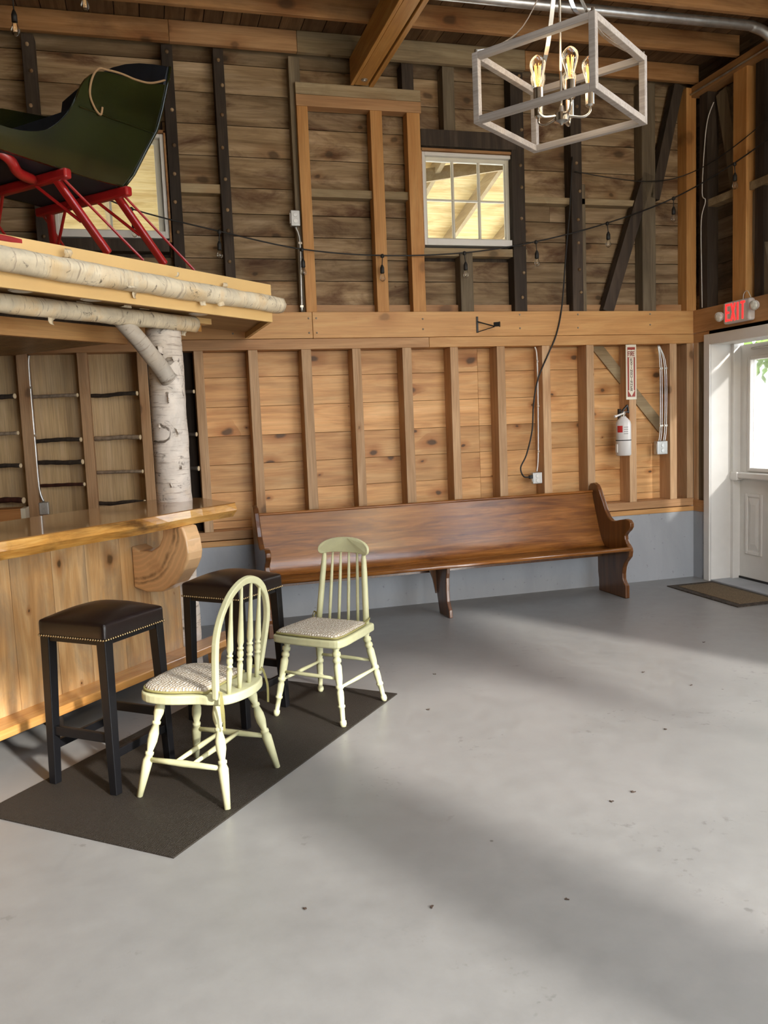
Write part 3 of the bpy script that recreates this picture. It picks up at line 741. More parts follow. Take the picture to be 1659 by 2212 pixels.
# ---- outside the door
gr = obj('ground', box(-30, 30, -40, 30, -0.4, -0.16), M['ground']); tag(gr, 'bright pale gravel yard outside the door', 'ground', kind='structure')
def foliage(c, r, n, s, seed):
    rnd = random.Random(seed); bm = nb()
    for i in range(n):
        d = V((rnd.gauss(0, 1), rnd.gauss(0, 1), rnd.gauss(0, 1))).normalized()
        p = V(c) + V((d.x*r[0], d.y*r[1], d.z*r[2]))*rnd.uniform(0.75, 1.05)
        a = V((rnd.uniform(-1, 1), rnd.uniform(-1, 1), rnd.uniform(-1, 1))).normalized(); b = a.cross(d).normalized()
        vs = [bm.verts.new(p + a*s*x + b*s*y) for x, y in ((-1, 0), (0, -0.45), (1, 0), (0, 0.45))]
        bm.faces.new(vs)
    return bm
tr = thing('tree', 'green leafy tree outside, seen through the top of the door glass', 'tree', (5.6, 5.4, -0.16), world=True)
obj('trunk', tube([(5.6, 5.4, -0.16), (5.65, 5.4, 2.5), (5.6, 5.45, 4.0)], [0.16, 0.12, 0.08]), M['bark'], tr, smooth=True)
obj('foliage', foliage((5.6, 5.4, 3.95), (2.2, 2.2, 1.9), 2600, 0.12, 3), M['leaf'], tr)

# ------------------------------------------------------------------ the bar
TH = math.radians(48.2)
ct, st_ = math.cos(TH), math.sin(TH)
B0 = V((-5.385, -2.441, 0))
def bw(a, n_, z): return (B0.x + ct*a + st_*n_, B0.y + st_*a - ct*n_, z)
# local frame: x along the bar (away from viewer), y towards its back (minus n), z up
bar_o = thing('bar_counter', 'corner bar front of vertical knotty pine boards with a foot ledge', 'bar', (B0.x, B0.y, 0), TH)
W = 0.15
bm = nb(); x = -2.2
while x < 1.44:
    w = random.choice((0.19, 0.22, 0.25, 0.17)); w = min(w, 1.45-x)
    add_box(bm, x+0.001, x+w-0.001, W, W+0.022, 0.13, 0.965); x += w
obj('front_boards', bm, M['bar_front'], bar_o, bevel=0.002)
obj('back_panel', box(-2.2, 1.42, W+0.024, W+0.05, 0.13, 0.96), M['dark'], bar_o)
obj('end_panel', box(1.25, 1.28, W+0.05, W+0.55, 0.13, 0.96), M['bar_front'], bar_o)
obj('foot_ledge', box(-2.2, 1.86, 0.0, W+0.005, 0.13, 0.176), M['ledge'], bar_o, bevel=0.006, label='glossy orange wooden foot ledge')
obj('recessed_base', box(-2.2, 1.2, W+0.5, W+0.53, 0.0, 0.96), M['stud'], bar_o)
for x in (-1.6, -0.6, 0.5, 1.36): obj('base_support', box(x-0.03, x+0.03, W+0.04, W+0.09, 0.0, 0.13), M['dark'], bar_o)
for x in (1.72, -0.55):
    pr_ = smooth_poly([(0.02, 0.13), (0.15, 0.13), (0.16, 0.0), (0.12, 0.0), (0.1, 0.06), (0.05, 0.1)], 4)
    obj('ledge_bracket', prism(pr_, frame((0, 1, 0), (0, 0, 1), (1, 0, 0)), x-0.03, x+0.03), M['ledge'], bar_o)

# counter slab: wavy live front edge
bt = thing('live_edge_countertop', 'glossy live edge wooden bar top slab', 'countertop', (B0.x, B0.y, 1.058), TH)
edge = []
for i in range(41):
    s = -2.4 + 3.94*i/40
    nn = 0.196 + 0.027*(s+0.06) + 0.012*math.sin(s*3.1) + 0.006*math.sin(s*9+1)
    edge.append((s, -nn))
poly = edge + [(1.55, -0.18), (1.80, 0.24), (1.74, 0.5), (-2.4, 0.5)]
bm = nb(); tp = [bm.verts.new((x, y, 0)) for x, y in poly]; bt2 = [bm.verts.new((x, y+0.004, -0.006)) for x, y in poly]
bm.faces.new(tp)
for i in range(len(poly)):
    j = (i+1) % len(poly); bm.faces.new((tp[i], tp[j], bt2[j], bt2[i]))
obj('slab_top', bm, M['bar_top'], bt)
bm = nb(); n = len(poly)
A = [bm.verts.new((x, y+0.002, -0.005)) for x, y in poly]; Bv = [bm.verts.new((x, y-0.006+0.004*math.sin(x*7), -0.045)) for x, y in poly]; Cv = [bm.verts.new((x, y+0.018+0.006*math.sin(x*5), -0.085)) for x, y in poly]
for i in range(n):
    j = (i+1) % n
    bm.faces.new((A[i], A[j], Bv[j], Bv[i])); bm.faces.new((Bv[i], Bv[j], Cv[j], Cv[i]))
bm.faces.new(Cv[::-1])
obj('live_edge', bm, M['bar_edge'], bt, smooth=False, label='golden live edge of the slab')

# curved slab bracket that carries the overhang
cb = thing('slab_bracket', 'C shaped log slab bracket under the bar top', 'bracket', (B0.x, B0.y, 0), TH)
outl = [(W, 0.858), (W-0.06, 0.832), (W-0.145, 0.832), (W-0.205, 0.868), (W-0.232, 0.915), (W-0.236, 0.972),
        (W-0.375, 0.972), (W-0.40, 0.90), (W-0.408, 0.83), (W-0.40, 0.79), (W-0.37, 0.735), (W-0.30, 0.655), (W-0.2, 0.605), (W-0.1, 0.597), (W, 0.62)]
bm = prism(outl, frame((0, 1, 0), (0, 0, 1), (1, 0, 0)), 1.06, 1.185)
obj('slab', bm, M['slab'], cb, bevel=0.012, seg=3)

# ------------------------------------------------------------------ birch post and logs
def log_mesh(L_, r0, r1, seed, n=22, m=110, wob=0.012, rough=0.05):
    rnd = random.Random(seed); bm = nb(); rings = []
    for i in range(m+1):
        t = i/m; r = r0+(r1-r0)*t
        ox = wob*math.sin(t*5+seed)+wob*0.5*math.sin(t*13+seed*2); oy = wob*math.cos(t*4+seed*3)
        rg = []
        for k in range(n):
            a = 2*PI*k/n
            q = mnoise.noise(V((math.cos(a)*1.5+seed, math.sin(a)*1.5, t*L_*4))) + 0.55*mnoise.noise(V((math.cos(a)*4+seed, math.sin(a)*4, t*L_*14)))
            rr_ = r*(1+rough*q)
            rg.append(bm.verts.new((ox+math.cos(a)*rr_, oy+math.sin(a)*rr_, t*L_)))
        rings.append(rg)
    for A, B in zip(rings, rings[1:]):
        for k in range(n): bm.faces.new((A[k], A[(k+1) % n], B[(k+1) % n], B[k]))
    bm.faces.new(rings[0][::-1]); bm.faces.new(rings[-1])
    return bm
def curl(bm, c, d, w, l, up, seed):
    """a strip of bark peeling away from point c along direction d"""
    rnd = random.Random(seed); c, d, up = V(c), V(d).normalized(), V(up).normalized(); s = d.cross(up).normalized()
    rows = []
    for i in range(6):
        t = i/5; a = t*2.2
        p = c + d*(l*math.sin(a)/2.2) + up*(l*(1-math.cos(a))/2.2)
        ww = w*(1-0.4*t)*(1+0.25*rnd.uniform(-1, 1))
        rows.append((bm.verts.new(p - s*ww/2), bm.verts.new(p + s*ww/2)))
    for (a, b), (e, f) in zip(rows, rows[1:]): bm.faces.new((a, b, f, e))
def place_log(name, label, p0, p1, r0, r1, mat, seed, cat='log', curls=(), wob=0.012, rough=0.05):
    p0, p1 = V(p0), V(p1); L_ = (p1-p0).length
    root = bpy.data.objects.new(name, None); COL.objects.link(root); root.empty_display_size = 0.1
    tag(root, label, cat)
    q = (p1-p0).to_track_quat('Z', 'Y'); root.rotation_mode = 'QUATERNION'; root.rotation_quaternion = q; root.location = p0
    obj('bark_stem', log_mesh(L_, r0, r1, seed, wob=wob, rough=rough), mat, root, smooth=True)
    if curls:
        rnd = random.Random(seed+50)
        for (t, ang, w, l) in curls:
            bm = nb(); r = r0+(r1-r0)*t; o = V((math.cos(ang), math.sin(ang), 0))
            tang = V((-math.sin(ang), math.cos(ang), rnd.uniform(-0.5, 0.5)))
            curl(bm, o*(r*0.99)+V((0, 0, t*L_)), tang, w, l, o, int(t*1000)+seed)
            c = obj('bark_curl', bm, mat, root, smooth=True)
            sm = c.modifiers.new('solid', 'SOLIDIFY'); sm.thickness = 0.0015
    return root
TC = bw(1.588, -0.26, 0)
# angles seen from the viewer: towards -y,+x
trunk = place_log('birch_post', 'thick white birch trunk standing as a post at the end of the bar', (TC[0], TC[1], 0.0), (TC[0]-0.012, TC[1], 2.115), 0.112, 0.104, M['birch'], 3, 'post',
    [(0.93, -0.4, 0.07, 0.12), (0.90, 0.1, 0.05, 0.09), (0.80, -0.1, 0.08, 0.05), (0.72, -0.6, 0.03, 0.04), (0.7, 0.2, 0.05, 0.05), (0.6, 0.3, 0.03, 0.04), (0.55, -0.2, 0.03, 0.03), (0.35, 0.2, 0.04, 0.05), (0.25, 0.1, 0.04, 0.05), (0.16, 0.2, 0.03, 0.03), (0.08, -1.8, 0.10, 0.07), (0.08, -2.3, 0.07, 0.06)], wob=0.006, rough=0.07)
FD = V((math.cos(math.radians(42.8)), math.sin(math.radians(42.8)), 0)); FQ = V((-FD.y, FD.x, 0)); FO = V((-3.84, -0.99, 0))
lg = place_log('birch_log', 'slim birch log lying on top of the birch post under the canopy', FO - FD*4.4 + FQ*0.275 + V((0, 0, 2.105)), FO - FD*0.42 + FQ*0.275 + V((0, 0, 2.15)), 0.047, 0.048, M['birch_log'], 8, 'log',
    [(0.70, 0.6, 0.06, 0.05), (0.74, -2.0, 0.05, 0.05), (0.80, 0.9, 0.12, 0.05), (0.985, -1.2, 0.04, 0.06), (0.66, 1.2, 0.05, 0.05), (0.86, 2.0, 0.08, 0.04), (0.9, 1.5, 0.06, 0.04)], wob=0.01, rough=0.11)
br = place_log('birch_branch', 'short grey birch limb bracing the post to the log', bw(1.50, -0.17, 1.80), bw(1.17, -0.20, 2.125), 0.052, 0.046, M['birch_twig'], 12, 'branch', wob=0.004)
# ------------------------------------------------------------------ canopy over the bar
F1 = V((-3.84, -0.99, 0)); PH = math.radians(42.8)
cn = thing('bar_canopy', 'tan painted canopy box over the bar', 'canopy', (F1.x, F1.y, 2.16), PH)
# local: x along fascia (negative runs to the left/near), y towards the wall, z up from 2.16
LEN = 4.6
obj('fascia', box(-LEN, 0.0, 0.0, 0.022, 0.0, 0.235), M['canopy'], cn, bevel=0.002)
c, s = math.cos(-PH), math.sin(-PH)
def cl(x, y):  # world to canopy local
    dx, dy = x-F1.x, y-F1.y
    return (c*dx - s*dy, s*dx + c*dy)
e0 = cl(-3.84, -0.99); e1 = cl(-3.895, -0.035)
obj('end_board', bar((e0[0]-0.012, e0[1]+0.012, 0.112), (e1[0]-0.012, e1[1], 0.112), 0.022, 0.225), M['canopy'], cn)
wl0 = cl(-7.6, -0.04); f_left = (-LEN, 0.022)
def poly_board(name, pts, z0, z1, mat, lab=None):
    bm = nb(); add_prism(bm, pts, XY, z0, z1); return obj(name, bm, mat, cn, label=lab)
poly_board('deck', [(-LEN, 0.022), (e0[0]-0.026, 0.024), (e1[0]-0.03, e1[1]), wl0], 0.18, 0.202, M['canopy'])
poly_board('soffit', [(-LEN, 0.022), (e0[0]-0.026, 0.024), (e1[0]-0.03, 0.68), (-LEN, 0.68)], 0.035, 0.05, M['soffit'])
obj('soffit_trim', box(-LEN, -0.21, 0.33, 0.40, 0.0, 0.035), M['canopy'], cn)
obj('soffit_board', box(-LEN, -0.23, 0.402, 0.43, -0.04, 0.03), M['ledge'], cn)
obj('header_beam', box(-LEN, -0.60, 0.68, 0.72, -0.118, -0.02), M['beam_x'], cn, label='orange header beam')
obj('header_block', box(-LEN, -0.60, 0.681, 0.719, -0.02, 0.045), M['dark'], cn)
# beadboard ceiling inside, boards run across
bm = nb(); x = -LEN
nx = cl(-3.895, -0.05)
while x < -0.62:
    y_end = min(4.0, 0.31 + 3.0)
    # clip the board at the wall line y_world = -0.05
    def wall_y(xl): # local y where world y = -0.05
        # world y = F1.y + sin(PH)*xl + cos(PH)*yl
        return (-0.05 - F1.y - math.sin(PH)*xl)/math.cos(PH)
    a, b = x+0.003, x+0.037
    # canopy end line
    ya, yb = wall_y(a), wall_y(b)
    def end_y(xl):
        # line from e0 to e1
        if xl > min(e0[0], e1[0]): 
            t = (xl-e0[0])/(e1[0]-e0[0]) if abs(e1[0]-e0[0]) > 1e-6 else 1
            return e0[1] + t*(e1[1]-e0[1])
        return 9
    ya, yb = min(ya, max(0.78, end_y(a))), min(yb, max(0.78, end_y(b)))
    vs = [(a, 0.722), (b, 0.722), (b, yb), (a, ya)]
    add_prism(bm, vs, XY, -0.10, -0.086)
    x += 0.04
obj('beadboard', bm, M['beadboard'], cn, label='narrow brown beadboard lining the underside')
for (a, n_) in ((0.466, -0.159), (0.875, -0.114), (1.681, -0.06)):
    p = bw(a, n_, 0); q = cl(p[0], p[1])
    obj('recessed_light', lathe((q[0], max(q[1], 0.085), 0.036), (q[0], max(q[1], 0.085), 0.028), [(0, 0.062), (0.5, 0.062), (0.6, 0.052), (1, 0.05)], n=24), M['lightlens'], cn, label='round white recessed light')
# log on the fascia
d2 = V((math.cos(PH), math.sin(PH), 0)); nrm = V((math.sin(PH), -math.cos(PH), 0))
fp0 = F1 - d2*4.2 + nrm*0.03 + V((0, 0, 2.295)); fp1 = F1 + d2*0.05 + nrm*0.03 + V((0, 0, 2.272))
place_log('birch_log', 'thick birch log rail fixed along the front of the tan canopy', fp0, fp1, 0.062, 0.05, M['birch_log'], 21, 'log',
    [(0.62, 1.5, 0.05, 0.05), (0.70, -2.6, 0.06, 0.04), (0.72, -1.6, 0.05, 0.05), (0.78, 1.9, 0.04, 0.04), (0.83, -1.9, 0.05, 0.04), (0.86, -2.2, 0.05, 0.04), (0.88, 1.4, 0.04, 0.03)], wob=0.008, rough=0.13)

# ------------------------------------------------------------------ branch rungs between the studs behind the bar
rungs = [(-5.455, -5.13, 1.776, 'twig_light', 'pale birch branch rung, top one in the bay with the steel conduit'),
         (-5.455, -5.13, 1.459, 'twig_dark', 'dark branch rung, second from the top in the conduit bay'),
         (-5.455, -5.13, 1.299, 'twig_dark', 'dark branch rung, third from the top in the conduit bay'),
         (-5.455, -5.13, 1.136, 'twig_red', 'reddish branch rung, lowest in the conduit bay'),
         (-5.045, -4.72, 1.777, 'twig_dark', 'dark branch rung, top one in the bay left of the birch post'),
         (-5.045, -4.72, 1.458, 'twig_light', 'pale peeling branch rung, second from the top left of the birch post'),
         (-5.045, -4.72, 1.207, 'twig_light', 'mottled grey branch rung, third from the top left of the birch post'),
         (-5.045, -4.72, 0.981, 'twig_dark', 'dark branch rung, lowest in the bay left of the birch post'),
         (-5.86, -5.545, 1.781, 'twig_dark', 'dark branch rung, top one at the left edge of the picture'),
         (-5.86, -5.545, 1.523, 'twig_light', 'thin pale branch rung, second from the top at the left edge'),
         (-5.86, -5.545, 1.293, 'twig_dark', 'dark branch rung, third from the top at the left edge'),
         (-5.86, -5.545, 1.045, 'twig_red', 'thick reddish branch rung, lowest at the left edge'),
         (-4.65, -4.315, 1.778, 'twig_dark', 'dark branch rung, top one in the bay behind the birch post'),
         (-4.65, -4.315, 1.462, 'twig_dark', 'dark branch rung, middle one in the bay behind the birch post'),
         (-4.65, -4.315, 1.207, 'twig_dark', 'dark branch rung, lowest in the bay behind the birch post')]
for i, (x0, x1, z, mt, lab) in enumerate(rungs):
    t = thing('branch_rung', lab, 'branch', ((x0+x1)/2, -0.005, z), 0, 'branch rungs on the studs behind the bar')
    h = (x1-x0)/2; r = 0.0125+0.004*((i*7) % 3)/2
    if i == 11: r = 0.02
    rnd = random.Random(i); pts = [(-h, 0.125, rnd.uniform(-.004, .004)), (-h*0.4, 0.07, rnd.uniform(-.008, .004)), (h*0.3, 0.018, rnd.uniform(-.003, .008)), (h, -0.03, 0)]
    P = smooth3(pts, 5)
    obj('bark_stem', tube(P, [r*(1+0.08*math.sin(k*1.7+i)) for k in range(len(P))], 8), M[mt], t, smooth=True)
    d_ = (P[-1]-P[-2]).normalized(); e_ = P[-1]
    obj('cut_end', lathe(e_-d_*0.0008, e_+d_*0.006, [(0, r*1.12), (0.7, r*1.12), (1, r*0.95)], n=12), M['cutwood'], t)

# ------------------------------------------------------------------ electrical bits on the back wall
def elbox(name, label, x0, x1, z0, z1, y1, depth, cover=True):
    t = thing(name, label, 'electrical box', ((x0+x1)/2, y1-depth, z0), world=True)
    obj('housing', box(x0, x1, y1-depth, y1, z0, z1), M['box_metal'], t, bevel=0.006)
    cx = (x0+x1)/2
    for k in (0.3, 0.7):
        zz = z0+(z1-z0)*k
        obj('knockout', lathe((cx, y1-depth, zz), (cx, y1-depth-0.003, zz), [(0, 0.016), (1, 0.015)], 14), M['galv'], t)
    obj('cover', box(x0-0.004, x0, y1-depth*0.8, y1-depth*0.2, z0+0.02, z1-0.02), M['galv'], t)
    return t
elbox('outlet_box', 'grey outlet box low on a stud above the pew', -1.575, -1.49, 0.93, 1.025, 0.03, 0.05)
elbox('outlet_box', 'grey box at the foot of the conduit behind the bar', -5.45, -5.385, 0.93, 1.02, 0.05, 0.06)
elbox('junction_box', 'grey junction box high beside the framed opening', -3.52, -3.448, 2.995, 3.11, 0.03, 0.05)
elbox('switch_box', 'pale metal box below the bundle of thin conduits', -0.372, -0.268, 1.118, 1.235, 0.05, 0.06)
def conduit(name, label, pts, r, mat, straps=()):
    t = thing(name, label, 'conduit', pts[-1], world=True)
    obj('pipe', tube(smooth3(pts, 5), r, 8), M[mat], t, smooth=True)
    for (p, w) in straps:
        obj('strap', box(p[0]-w, p[0]+w, p[1]-r-0.004, p[1]+r, p[2]-0.008, p[2]+0.008), M['nickel'], t)
    return t
conduit('conduit', 'steel conduit running down a stud behind the bar', [(-5.436, 0.03, 2.07), (-5.446, 0.03, 1.96), (-5.446, 0.03, 1.47), (-5.444, 0.03, 1.13), (-5.42, 0.03, 1.02)], 0.0095, 'galv',
        [((-5.446, 0.03, 1.84), 0.016), ((-5.446, 0.03, 1.5), 0.016)])
conduit('conduit', 'thin white cable running down to the outlet box above the pew', [(-1.515, 0.02, 2.07), (-1.497, 0.02, 1.98), (-1.497, 0.02, 1.58), (-1.505, 0.02, 1.16), (-1.52, 0.02, 1.03)], 0.006, 'white',
        [((-1.497, 0.02, 1.95), 0.008), ((-1.498, 0.02, 1.58), 0.008), ((-1.504, 0.02, 1.2), 0.008)])
conduit('conduit', 'steel conduit below the junction box beside the framed opening', [(-3.484, 0.0, 2.99), (-3.457, 0.0, 2.89), (-3.462, 0.0, 2.6), (-3.467, 0.0, 2.36)], 0.009, 'galv', [((-3.455, 0.0, 2.87), 0.014), ((-3.467, 0.0, 2.4), 0.012)])
for i, (dx, d0) in enumerate(((0, 0), (0.018, 0.004), (0.045, 0.008), (0.062, 0.012))):
    nm = ['first', 'second', 'third', 'fourth'][i]
    conduit('conduit', 'thin metal conduit above the pale switch box, %s from the left' % nm, [(-0.338+d0, 0.03, 2.07), (-0.318+dx, 0.03, 1.88), (-0.318+dx, 0.03, 1.37), (-0.335+dx, 0.03, 1.23)], 0.005, 'galv', [((-0.318+dx, 0.03, 1.87), 0.007), ((-0.318+dx, 0.03, 1.37), 0.007)])
conduit('conduit', 'thin white cable hanging down the upper right wall', [(0.008, -0.258, 4.01), (0.008, -0.18, 3.9), (0.008, -0.139, 3.7), (0.008, -0.108, 3.33), (0.008, -0.152, 3.25), (0.008, -0.096, 3.1), (0.008, -0.10, 2.7), (0.008, -0.109, 2.37)], 0.004, 'white')
conduit('conduit', 'thin steel conduit along the beam at the top of the right wall', [(-0.027, 0.06, 4.163), (-0.027, -0.9, 4.157), (-0.027, -3.5, 4.15)], 0.0085, 'galv')
conduit('ceiling_pipe', 'thick galvanised pipe under the loft joists', [(-4.2, -1.1, 4.195), (-2.5, -1.1, 4.2), (-1.2, -1.1, 4.2), (-0.42, -1.1, 4.205), (-0.29, -1.1, 4.195), (-0.19, -1.1, 4.165), (-0.115, -1.1, 4.10), (-0.085, -1.1, 4.0), (-0.08, -1.1, 3.6), (-0.08, -1.1, 2.36)], 0.036, 'galv')

# black power cord dangling to the outlet
pc = thing('power_cord', 'black power cord hanging down the wall to the outlet box', 'cord', (-1.6, -0.03, 0.99), world=True)
obj('cable', tube(smooth3([(-1.16, -0.012, 3.6), (-1.19, -0.012, 3.18), (-1.23, -0.015, 2.85), (-1.281, -0.022, 2.4), (-1.336, -0.024, 2.17), (-1.403, -0.015, 2.02), (-1.504, -0.01, 1.81), (-1.551, -0.01, 1.6), (-1.569, -0.01, 1.38), (-1.63, -0.02, 1.18), (-1.69, -0.03, 1.075), (-1.665, -0.03, 1.0), (-1.6, -0.01, 0.99)], 5), 0.0065, 7), M['cord'], pc, smooth=True)
obj('plug', box(-1.605, -1.572, -0.02, 0.01, 0.975, 1.005), M['cord'], pc, bevel=0.005)

# iron hook bracket on the band board
ib = thing('iron_bracket', 'black iron hook bracket on the orange band board', 'bracket', (-2.04, -0.013, 2.19), world=True)
obj('back_plate', box(-2.046, -2.03, -0.02, -0.012, 2.187, 2.315), M['black_metal'], ib)
bm = nb(); add_bar(bm, (-2.038, -0.018, 2.275), (-1.93, -0.115, 2.225), 0.006, 0.01); add_bar(bm, (-2.038, -0.018, 2.192), (-1.93, -0.115, 2.222), 0.006, 0.006)
obj('arm', bm, M['black_metal'], ib)
hk = [(-1.935, -0.11, 2.225)] + [(-1.915+0.02*math.cos(a), -0.115-0.02*math.sin(a), 2.225) for a in (PI, 1.4*PI, 1.8*PI)]
bm = nb(); add_bar(bm, (-1.935, -0.11, 2.24), (-1.90, -0.14, 2.24), 0.006, 0.035, up=(0, 0, 1)); add_bar(bm, (-1.90, -0.14, 2.24), (-1.885, -0.12, 2.24), 0.006, 0.04, up=(0, 0, 1))
obj('hook', bm, M['black_metal'], ib)

# string lights
st = thing('string_lights', 'black string of hanging clear bulbs sagging across the upper back wall', 'string lights', (-2.83, -0.06, 2.77), world=True)
spts = [(-5.6, -0.06, 3.46), (-5.1, -0.06, 3.26), (-4.667, -0.06, 3.075), (-4.056, -0.06, 2.932), (-3.455, -0.06, 2.815), (-2.827, -0.06, 2.777), (-2.149, -0.06, 2.808), (-1.524, -0.06, 2.906), (-0.872, -0.06, 3.068), (-0.238, -0.06, 3.289), (-0.05, -0.6, 3.427), (-0.05, -1.3, 3.55)]
obj('cord', tube(smooth3(spts, 6), 0.0055, 6), M['cord'], st, smooth=True)
def socket_bulb(parent, x, y, z, lean=0.0, tone='cord'):
    so = nb()
    add_lathe(so, (x, y, z+0.012), (x, y, z-0.02), [(0, 0.005), (0.2, 0.014), (0.8, 0.014), (1, 0.004)], 10)
    add_tube(so, smooth3([(x, y, z-0.01), (x+lean*0.3, y, z-0.035), (x+lean, y, z-0.075)], 3), 0.004, 6)
    add_lathe(so, (x+lean, y, z-0.07), (x+lean, y, z-0.135), [(0, 0.006), (0.12, 0.010), (0.35, 0.016), (0.95, 0.0165), (1, 0.012)], 12)
    s = obj('socket', so, M['cord'], parent, smooth=True)
    b = nb()
    add_lathe(b, (x+lean, y, z-0.135), (x+lean, y, z-0.198), [(0, 0.012), (0.25, 0.016), (0.5, 0.022), (0.7, 0.0225), (0.88, 0.016), (0.97, 0.007), (1, 0.002)], 14)
    obj('bulb', b, M['bulb'], s, smooth=True)
    f = nb()
    for k in (-0.004, 0.004): add_tube(f, [(x+lean+k, y, z-0.14), (x+lean+k*1.3, y, z-0.175)], 0.0013, 5)
    obj('filament', f, M['nickel'], s)
for (x, y, z, ln) in [(-4.667, -0.06, 3.075, 0.01), (-4.06, -0.06, 2.932, -0.005), (-3.455, -0.06, 2.815, 0.005), (-2.827, -0.06, 2.777, -0.005), (-2.149, -0.06, 2.808, 0.008), (-1.524, -0.06, 2.906, 0.005), (-0.872, -0.06, 3.068, 0.008), (-0.238, -0.06, 3.289, 0.0), (-0.05, -0.59, 3.42, 0.004)]:
    socket_bulb(st, x, y, z, ln)
st2 = thing('hanging_cable', 'thin dark cord strung across the dark boards near the corner', 'cord', (-0.8, -0.03, 3.42), world=True)
obj('cable', tube(smooth3([(-1.145, -0.02, 3.483), (-0.826, -0.05, 3.435), (-0.477, -0.05, 3.42), (-0.118, -0.03, 3.486), (-0.03, -0.5, 3.55), (-0.03, -1.4, 3.75)], 5), 0.004, 6), M['cord'], st2, smooth=True)
# two bulbs hanging near the loft at the upper left
for (x, y, z, lab) in ((-5.262, -0.75, 4.04, 'clear hanging bulb at the upper left corner of the picture'), (-4.853, -0.75, 4.215, 'clear hanging bulb at the top edge, right of the corner bulb')):
    t = thing('hanging_bulb', lab, 'light bulb', (x, y, z), world=True, group='hanging bulbs by the loft')
    bm = nb(); add_tube(bm, [(x, y, z+0.35), (x, y, z)], 0.004, 6)
    add_lathe(bm, (x, y, z), (x, y, z-0.07), [(0, 0.006), (0.15, 0.011), (0.4, 0.017), (1, 0.017)], 12)
    so = obj('socket', bm, M['cord'], t, smooth=True)
    bm = nb(); add_lathe(bm, (x, y, z-0.07), (x, y, z-0.15), [(0, 0.013), (0.25, 0.018), (0.5, 0.027), (0.7, 0.027), (0.88, 0.018), (0.97, 0.008), (1, 0.002)], 14)
    obj('bulb', bm, M['bulb'], t, smooth=True)
    bm = nb()
    for k in (-0.006, 0, 0.006): add_tube(bm, [(x+k, y, z-0.075), (x+k*1.3, y, z-0.125)], 0.0014, 5)
    obj('filament', bm, M['filament_dim'], t)

# ------------------------------------------------------------------ chandelier
CH = thing('chandelier', 'cube frame chandelier of whitewashed wood with nickel arms and filament bulbs', 'chandelier', (-2.955, -3.225, 2.66), 2.211)
h = 0.245; HT = 0.268; tk = 0.026
bm = nb()
for sx in (-1, 1):
    for sy_ in (-1, 1):
        add_box(bm, sx*h-tk/2, sx*h+tk/2, sy_*h-tk/2, sy_*h+tk/2, 0, HT)
for z0 in (0, HT-tk):
    for s_ in (-1, 1):
        add_box(bm, -h+tk/2, h-tk/2, s_*h-tk/2, s_*h+tk/2, z0, z0+tk)
        add_box(bm, s_*h-tk/2, s_*h+tk/2, -h+tk/2, h-tk/2, z0, z0+tk)
obj('cube_frame', bm, M['lampwood'], CH, bevel=0.002)
bm = nb(); add_tube(bm, [(0, 0, 0.03), (0, 0, 3.33)], 0.0055, 8)
obj('rod', bm, M['nickel'], CH, smooth=True)
obj('hub', lathe((0, 0, -0.005), (0, 0, 0.07), [(0, 0.004), (0.1, 0.012), (0.2, 0.03), (0.6, 0.03), (0.65, 0.014), (1, 0.01)], 20), M['nickel'], CH, smooth=False)
for sx in (-1, 1):
    for sy_ in (-1, 1):
        ps = smooth3([(sx*h, sy_*h, HT+0.004), (sx*h*0.8, sy_*h*0.8, HT+0.02), (sx*h*0.45, sy_*h*0.45, HT+0.1), (sx*h*0.15, sy_*h*0.15, HT+0.3), (sx*0.012, sy_*0.012, HT+0.5)], 5)
        bm = nb()
        for a, b in zip(ps, ps[1:]): add_bar(bm, a, b, 0.018, 0.004, up=(sx, sy_, 1.2))
        add_tube(bm, [(sx*h, sy_*h, HT), (sx*h, sy_*h, HT+0.014)], 0.007, 8)
        obj('strap', bm, M['nickel'], CH)
for k in range(5):
    a = 1.087 + k*2*PI/5; ca, sa = math.cos(a), math.sin(a); R0 = 0.112
    P = smooth3([(ca*0.025, sa*0.025, 0.03), (ca*0.06, sa*0.06, 0.022), (ca*0.09, sa*0.09, 0.02), (ca*R0, sa*R0, 0.035), (ca*R0, sa*R0, 0.06)], 4)
    am = obj('arm', tube(P, 0.005, 8), M['nickel'], CH, smooth=True)
    bm = nb(); add_lathe(bm, (ca*R0, sa*R0, 0.055), (ca*R0, sa*R0, 0.125), [(0, 0.012), (0.1, 0.0185), (1, 0.0185)], 16)
    so = obj('socket', bm, M['nickel'], am)
    bm = nb(); add_lathe(bm, (ca*R0, sa*R0, 0.125), (ca*R0, sa*R0, 0.252), [(0, 0.0135), (0.15, 0.0145), (0.35, 0.021), (0.55, 0.029), (0.7, 0.032), (0.82, 0.029), (0.92, 0.019), (0.98, 0.008), (1, 0.002)], 18)
    obj('bulb', bm, M['bulb'], am, smooth=True)
    bm = nb()
    for j in range(6):
        b_ = j*PI/3; x, y = ca*R0, sa*R0
        add_tube(bm, [(x+0.008*math.cos(b_), y+0.008*math.sin(b_), 0.145), (x+0.013*math.cos(b_+0.3), y+0.013*math.sin(b_+0.3), 0.215)], 0.0014, 5)
    obj('filament', bm, M['filament'], am)

